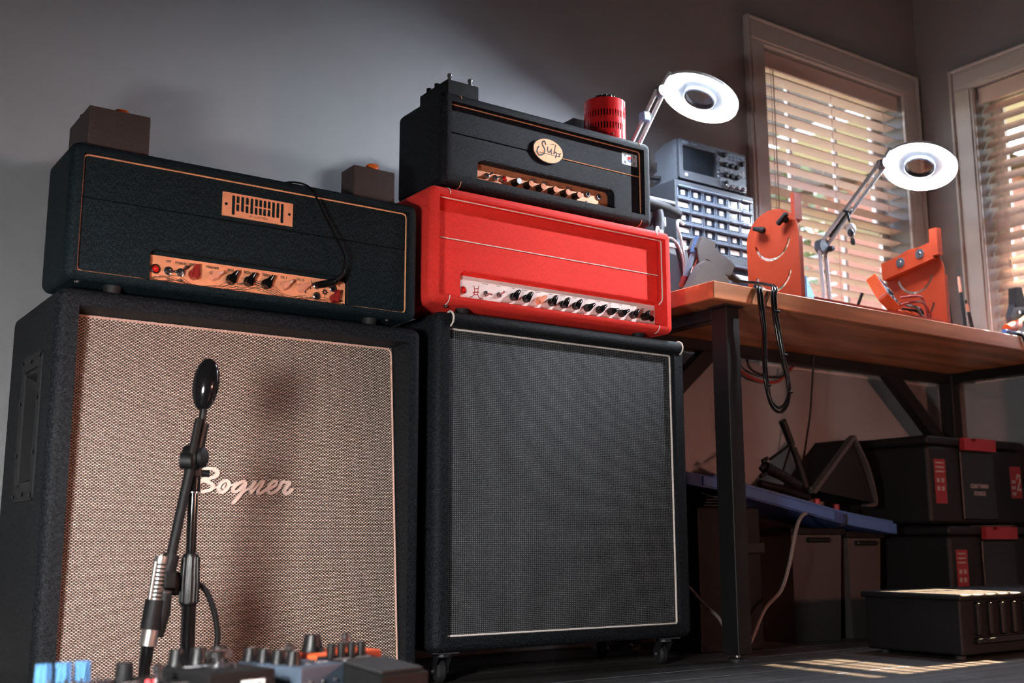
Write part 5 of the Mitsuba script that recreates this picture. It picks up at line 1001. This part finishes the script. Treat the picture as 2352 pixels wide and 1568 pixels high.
# ------------------------------------------------------------------ under the bench
def tool_crate(label, x0, x1, y0, y1, z0, z1):
    t = thing('tool_crate', label, 'tool crate')
    put('body', rbox(x0, x1, y0 + 0.012, y1, z0 + 0.006, z1 - 0.030, r=0.014, n=3), 'mat_plastic_matt', t, smooth=35)
    put('lid', rbox(x0 - 0.006, x1 + 0.006, y0 + 0.006, y1 + 0.004, z1 - 0.0295, z1, r=0.010, n=3), 'mat_plastic_matt', t, smooth=35)
    w = x1 - x0; xc = (x0 + x1) / 2
    put('handle', ext(sbox(xc - 0.100, z1 - 0.042, xc + 0.080, z1 - 0.002).difference(sbox(xc - 0.058, z1 - 0.012, xc - 0.030, z1)), y0 - 0.010, y0 + 0.008), 'mat_red_plastic', t, label='bright red handle')
    put('latch_plate', box(xc - 0.105, xc + 0.085, y0 + 0.004, y0 + 0.013, z0 + 0.020, z1 - 0.046, c=0.003), 'mat_plastic_black', t)
    k = put('warning_label', box(x0 + 0.028, x0 + 0.088, y0 + 0.0105, y0 + 0.0125, z0 + 0.070, z1 - 0.075), 'mat_label_red', t, label='red label with white pictograms')
    lx, lz = x0 + 0.058, z1 - 0.085
    put('printed_text', cat(*[box(lx - 0.022, lx + 0.020, y0 + 0.0100, y0 + 0.0106, lz - 0.014 * i - 0.005, lz - 0.014 * i) for i in range(3)]), 'mat_print_grey', k)
    for i in range(2):
        for j in range(2): put('pictogram', box(lx - 0.020 + 0.024 * i, lx - 0.006 + 0.024 * i, y0 + 0.0100, y0 + 0.0106, lz - 0.066 - 0.026 * j, lz - 0.052 - 0.026 * j, c=0.0002), 'mat_print_grey', k)
    k = put('number_label', box(x1 - 0.085, x1 - 0.020, y0 + 0.0105, y0 + 0.0125, z0 + 0.095, z1 - 0.085), 'mat_label_red', t, label='red label with the number 2')
    put('lettering', text('2', 0.055, x1 - 0.036, y0 + 0.0105, (z0 + 0.095 + z1 - 0.085) / 2, 0.0006, 0.72, True), 'mat_print_grey', k)
    put('printed_text', cat(*[box(x1 - 0.080, x1 - 0.056, y0 + 0.0100, y0 + 0.0106, z0 + 0.105 + 0.020 * i, z0 + 0.116 + 0.020 * i) for i in range(3)]), 'mat_print_grey', k)
    put('lettering', text('CRAFTSMAN', 0.013, xc - 0.010, y0 + 0.004, z0 + 0.130, 0.0006, 0.92, True), 'mat_print_grey', t)
    put('lettering', text('STORAGE', 0.013, xc - 0.010, y0 + 0.004, z0 + 0.106, 0.0006, 0.8, True), 'mat_print_grey', t)
    for z in (z1 - 0.080, z0 + 0.072): put('badge', box(xc - 0.042, xc + 0.026, y0 + 0.0025, y0 + 0.0045, z - 0.008, z + 0.008, c=0.001), 'mat_metal_black', t)
tool_crate('upper black tool crate with a red handle, under the bench', 3.150, 3.690, 2.170, 2.520, 0.352, 0.640)
tool_crate('lower black tool crate with a red handle, on the floor', 3.205, 3.745, 2.150, 2.520, 0.0005, 0.351)

t = thing('equipment_case', 'low black equipment case with ribbed vents on the floor at the right', 'case')
put('body', rbox(2.640, 3.420, 1.765, 2.060, 0.012, 0.158, r=0.006, n=3), 'mat_plastic_matt', t, smooth=35)
put('lid', rbox(2.630, 3.430, 1.755, 2.070, 0.150, 0.167, r=0.006, n=3), 'mat_plastic_matt', t, smooth=35)
for k in range(12): put('vent_rib', box(2.700 + 0.055 * k, 2.716 + 0.055 * k, 1.753, 1.768, 0.060, 0.146, c=0.004), 'mat_plastic_black', t)
put('front_lip', box(2.690, 3.330, 1.750, 1.768, 0.040, 0.056, c=0.003), 'mat_plastic_black', t)
for x in (2.68, 3.37):
    for y in (1.80, 2.03): put('foot', lathe([(0.0, 0.0), (0.014, 0.0), (0.014, 0.013), (0.0, 0.013)], (x, y, 0), n=12), 'mat_rubber', t)

def bin_(label, x0, x1, y0, y1, z1, m):
    t = thing('storage_bin', label, 'storage bin')
    put('body', m3.Manifold.hull_points(np.array([(x0 + 0.015, y0 + 0.01, 0.0005), (x1 - 0.015, y0 + 0.01, 0.0005), (x0 + 0.015, y1 - 0.01, 0.0005), (x1 - 0.015, y1 - 0.01, 0.0005), (x0, y0, z1 - 0.02), (x1, y0, z1 - 0.02), (x0, y1, z1 - 0.02), (x1, y1, z1 - 0.02)])), m, t)
    put('lid', rbox(x0 - 0.012, x1 + 0.012, y0 - 0.012, y1 + 0.012, z1 - 0.022, z1, r=0.006, n=2), 'mat_plastic_matt', t, smooth=35)
    put('handle', box((x0 + x1) / 2 - 0.05, (x0 + x1) / 2 + 0.05, y0 - 0.016, y0 + 0.002, z1 - 0.045, z1 - 0.03, c=0.004), 'mat_plastic_matt', t)
bin_('dark grey storage bin below the blue mat, beside the bench leg', 2.690, 2.925, 2.360, 2.590, 0.345, 'mat_grey_box')
bin_('dark grey storage bin below the blue mat, next to the tool crates', 2.955, 3.120, 2.360, 2.590, 0.335, 'mat_grey_box')
t = thing('storage_box', 'black storage box behind the front leg of the bench', 'storage box')
put('body', rbox(2.230, 2.480, 2.290, 2.480, 0.0005, 0.400, r=0.008, n=2), 'mat_plastic_matt', t, smooth=35)
put('flap', move(box(0, 0.17, 0, 0.20, -0.003, 0.0, c=0.001), shift(2.235, 2.275, 0.439) @ rot([0, 1, 0], 14)), 'mat_metal_black', t)
put('paper_stack', cat(*[move(box(0, 0.16, 0, 0.20, 0, 0.004), shift(2.235 + 0.008 * i, 2.268 + 0.004 * i, 0.4005 + 0.0085 * i) @ rot([0, 0, 1], 3 * i - 4)) for i in range(4)]), 'mat_metal_black', t)
put('side_grip', box(2.330, 2.460, 2.256, 2.262, 0.270, 0.300, c=0.002), 'mat_metal_black', t)

# the blue mat sags over the bins
t = thing('foam_mat', 'long blue foam mat lying over the bins under the bench', 'mat')
cv = spline([(2.02, 2.30, 0.520), (2.14, 2.30, 0.500), (2.30, 2.30, 0.482), (2.44, 2.30, 0.458), (2.68, 2.30, 0.418), (2.86, 2.30, 0.388), (3.10, 2.30, 0.360)], 6)
def slab(cv, y0, y1, th):
    P = [(x, z) for x, _, z in cv] + [(x, z - th) for x, _, z in cv[::-1]]
    return ext(Polygon(P), y0, y1)
put('sheet', slab(cv, 2.285, 2.492, 0.034), 'mat_blue_deep', t)
put('upper_sheet', slab(cv[12:] + [0, 0, 0.0075], 2.292, 2.490, 0.0072), 'mat_blue', t)
put('edge_band', slab(cv[10:29] - [0, 0, 0.004], 2.2795, 2.285, 0.026), 'mat_blue', t)
put('end_band', slab(cv[30:] - [0, 0, 0.002], 2.2795, 2.285, 0.031), 'mat_blue', t)
put('elastic_loop', tube(spline([(2.845, 2.277, 0.386), (2.848, 2.272, 0.372), (2.838, 2.274, 0.356), (2.822, 2.279, 0.350)], 5), 0.003, 8), 'mat_rubber', t, smooth=40)
put('paper_edge', slab(cv[17:26] + [0, 0, 0.011], 2.300, 2.485, 0.003), 'mat_grey_box', t)
t = thing('tripod', 'folded black tripod lying on the blue mat', 'tripod')
put('centre_column', tube([(2.640, 2.330, 0.668), (2.700, 2.335, 0.565), (2.745, 2.340, 0.470)], [0.0125, 0.0105, 0.0130], 12), 'mat_plastic_black', t, smooth=40)
put('leg', tube([(2.558, 2.335, 0.524), (2.640, 2.340, 0.500), (2.720, 2.345, 0.472)], [0.018, 0.016, 0.015], 12), 'mat_plastic_matt', t, smooth=40)
put('leg', tube([(2.56, 2.36, 0.475), (2.66, 2.36, 0.462), (2.78, 2.36, 0.440)], 0.012, 10), 'mat_plastic_matt', t, smooth=40)
put('strut', tube([(2.680, 2.334, 0.600), (2.630, 2.334, 0.572), (2.585, 2.336, 0.548)], 0.0045, 8), 'mat_plastic_black', t, smooth=40)
put('strut', tube([(2.688, 2.345, 0.590), (2.660, 2.345, 0.535), (2.645, 2.345, 0.505)], 0.0035, 8), 'mat_plastic_black', t, smooth=40)
for p in ((2.556, 2.330, 0.545), (2.545, 2.330, 0.522), (2.548, 2.332, 0.500)): put('clamp_lever', move(rbox(-0.014, 0.014, -0.006, 0.006, -0.006, 0.006, r=0.003, n=2), shift(*p) @ rot([0, 1, 0], -25)), 'mat_plastic_black', t, smooth=40)
put('bolt', ball((2.682, 2.322, 0.592), 0.005), 'mat_chrome', t, smooth=True)
put('bolt', ball((2.752, 2.326, 0.464), 0.005), 'mat_chrome', t, smooth=True)
t = thing('monitor_wedge', 'black triangular wedge with a pale grey edging lying on the blue mat', 'wedge')
A_ = [(2.752, 0.455), (2.955, 0.632), (3.050, 0.420)]
put('body', ext(Polygon(A_).buffer(-0.004), 2.318, 2.470), 'mat_plastic_matt', t)
put('edging', cat(ext(LineString([A_[0], A_[1]]).buffer(0.0065), 2.308, 2.330), ext(LineString(spline([A_[1], (3.012, 0.548), (3.040, 0.470), (3.046, 0.428), (3.030, 0.418), (3.000, 0.416)], 6)).buffer(0.005), 2.308, 2.330)), 'mat_grey_box', t)
put('strap', tube(spline([(2.958, 2.34, 0.628), (3.020, 2.36, 0.575), (3.075, 2.37, 0.500), (3.090, 2.36, 0.440), (3.068, 2.33, 0.418)], 6), 0.0075, 8), 'mat_plastic_black', t, smooth=40)
for i, (x, z) in enumerate(((2.745, 0.415), (2.835, 0.400))):
    t = thing('plug_cap', ('small red plastic cap on the blue mat, nearer the tripod' if i == 0 else 'small dark red plastic cap on the blue mat, nearer the wedge'), 'cap')
    put('cap', lathe([(0.0, 0.0), (0.010, 0.0), (0.009, 0.016), (0.0, 0.018)], (x, 2.300, z), n=14), 'mat_red_plastic' if i == 0 else 'mat_label_red', t, smooth=35)

# cables under the bench
def cable(name, label, pts, r, m, k=7):
    t = thing(name, label, 'cable')
    put('cord', tube(spline(pts, k), r, 8), m, t, smooth=40); return t
cable('hanging_cable', 'black cable loop hanging against the wall under the bench', [(2.813, 2.600, 0.932), (2.787, 2.602, 0.909), (2.813, 2.604, 0.874), (2.897, 2.604, 0.859), (2.964, 2.602, 0.869), (2.977, 2.600, 0.911), (2.993, 2.598, 0.932)], 0.0042, 'mat_rubber')
cable('hanging_cable', 'dull red cable loop hanging against the wall under the bench', [(2.690, 2.606, 0.930), (2.754, 2.610, 0.874), (2.843, 2.612, 0.844), (2.940, 2.612, 0.847), (3.014, 2.610, 0.899), (3.026, 2.608, 0.920), (3.010, 2.606, 0.934)], 0.0048, 'mat_red_cable')
cable('hanging_cable', 'thin black cable hanging straight down from the bench to the mat', [(3.006, 2.500, 0.932), (2.990, 2.500, 0.830), (2.972, 2.500, 0.725), (2.945, 2.500, 0.630), (2.915, 2.500, 0.520), (2.905, 2.500, 0.400)], 0.0035, 'mat_rubber')
cable('floor_cable', 'beige cable bending down to the floor behind the front bench leg', [(2.640, 2.255, 0.385), (2.610, 2.250, 0.372), (2.585, 2.250, 0.330), (2.545, 2.245, 0.235), (2.500, 2.240, 0.165), (2.430, 2.240, 0.115), (2.37, 2.24, 0.03), (2.33, 2.23, 0.006)], 0.0055, 'mat_grey_cable')
cable('floor_cable', 'grey cable sagging between the speaker cabinet and the bench leg', [(2.150, 2.40, 0.30), (2.205, 2.30, 0.175), (2.205, 2.25, 0.135), (2.205, 2.20, 0.105), (2.218, 2.18, 0.065), (2.250, 2.18, 0.035), (2.30, 2.19, 0.008)], 0.0045, 'mat_grey_cable')
# ------------------------------------------------------------------ outside the windows
def leaf_col(c0, c1):
    return lambda p, n, uv: mix(c0, c1, noise(p.x * 5, p.y * 5, p.z * 5))
mat('mat_leaf', proc(leaf_col((0.035, 0.055, 0.018), (0.12, 0.15, 0.06))), 0.6)
mat('mat_leaf_pale', proc(leaf_col((0.10, 0.12, 0.06), (0.28, 0.28, 0.16))), 0.6)
mat('mat_bark', (0.06, 0.045, 0.035), 0.9)
mat('mat_lawn', (0.06, 0.075, 0.03), 0.95)
mat('mat_house', lin(150, 96, 78), 0.8)
mat('mat_house_trim', lin(220, 216, 210), 0.6)
gr = struct('ground_outside', box(-30, 45, YW + WT + 0.02, 45, -0.75, -0.70), 'mat_lawn')
gr2 = struct('ground_outside', box(XR + WT + 0.02, 45, -30, YW + WT + 0.02, -0.75, -0.70), 'mat_lawn')
def tree(label, x, y, h, r, n, m, seed):
    g = np.random.default_rng(seed)
    t = thing('tree', label, 'tree', None)
    put('trunk', tube(spline([(x, y, -0.72), (x + 0.05, y, h * 0.3), (x - 0.06, y + 0.05, h * 0.65), (x, y, h * 0.9)], 4), np.linspace(0.11, 0.03, 13), 8), 'mat_bark', t, smooth=40)
    cen = g.normal(0, 1, (26, 3)); cen *= (g.random((26, 1)) ** 0.4) / np.linalg.norm(cen, axis=1, keepdims=True)
    cen = cen * [r, r, h * 0.42] + [x, y, h * 0.62]
    P = cen[g.integers(0, 26, n)] + g.normal(0, r * 0.20, (n, 3))
    a, b = g.normal(0, 1, (n, 3)), g.normal(0, 1, (n, 3))
    a /= np.linalg.norm(a, axis=1, keepdims=True); b -= a * (a * b).sum(1, keepdims=True); b /= np.linalg.norm(b, axis=1, keepdims=True)
    s = g.uniform(0.05, 0.10, (n, 1))
    V = np.stack([P - a * s, P + b * s * 0.5, P + a * s, P - b * s * 0.5], 1).reshape(-1, 3)
    q = np.arange(n)[:, None] * 4
    k = put('foliage', trimesh.Trimesh(V, np.vstack([q + [0, 1, 2], q + [0, 2, 3]]), process=False), m, t)
    stuff(k)
for lab, x, y, h, r, n, m, sd in (('pale leafy tree nearest the back window, seen through the middle slats', 6.3, 6.9, 3.6, 0.8, 1500, 'mat_leaf_pale', 1), ('leafy green tree outside, left of the neighbouring house', 8.3, 7.6, 4.2, 0.95, 1900, 'mat_leaf', 2),
                                  ('broad tree far behind the garden', 7.6, 11.6, 5.4, 1.3, 2200, 'mat_leaf', 3), ('pale low tree in the garden behind the left slats', 4.6, 7.4, 2.0, 0.8, 1300, 'mat_leaf_pale', 4)):
    tree(lab, x, y, h, r, n, m, sd)
t = thing('house', 'brick coloured neighbouring house beyond the right edge of the back window', 'house')
put('wall', cat(box(10.9, 15.6, 7.0, 12.0, -0.7, 4.6)), 'mat_house', t)
for i in range(4):
    for j in range(3):
        k = put('window', cat(ext(frame(11.15 + 1.1 * i, 11.85 + 1.1 * i, 0.2 + 1.45 * j, 1.25 + 1.45 * j, 0.06), 6.96, 7.0)), 'mat_house_trim', t)
        put('pane', box(11.21 + 1.1 * i, 11.79 + 1.1 * i, 6.985, 6.995, 0.26 + 1.45 * j, 1.19 + 1.45 * j), 'mat_screen', k)
put('roof', extx(Polygon([(6.6, 4.6), (12.4, 4.6), (9.5, 6.4)]), 10.6, 15.9), 'mat_bark', t)
put('corner_post', box(10.78, 10.90, 6.90, 7.02, -0.7, 4.6), 'mat_house_trim', t)
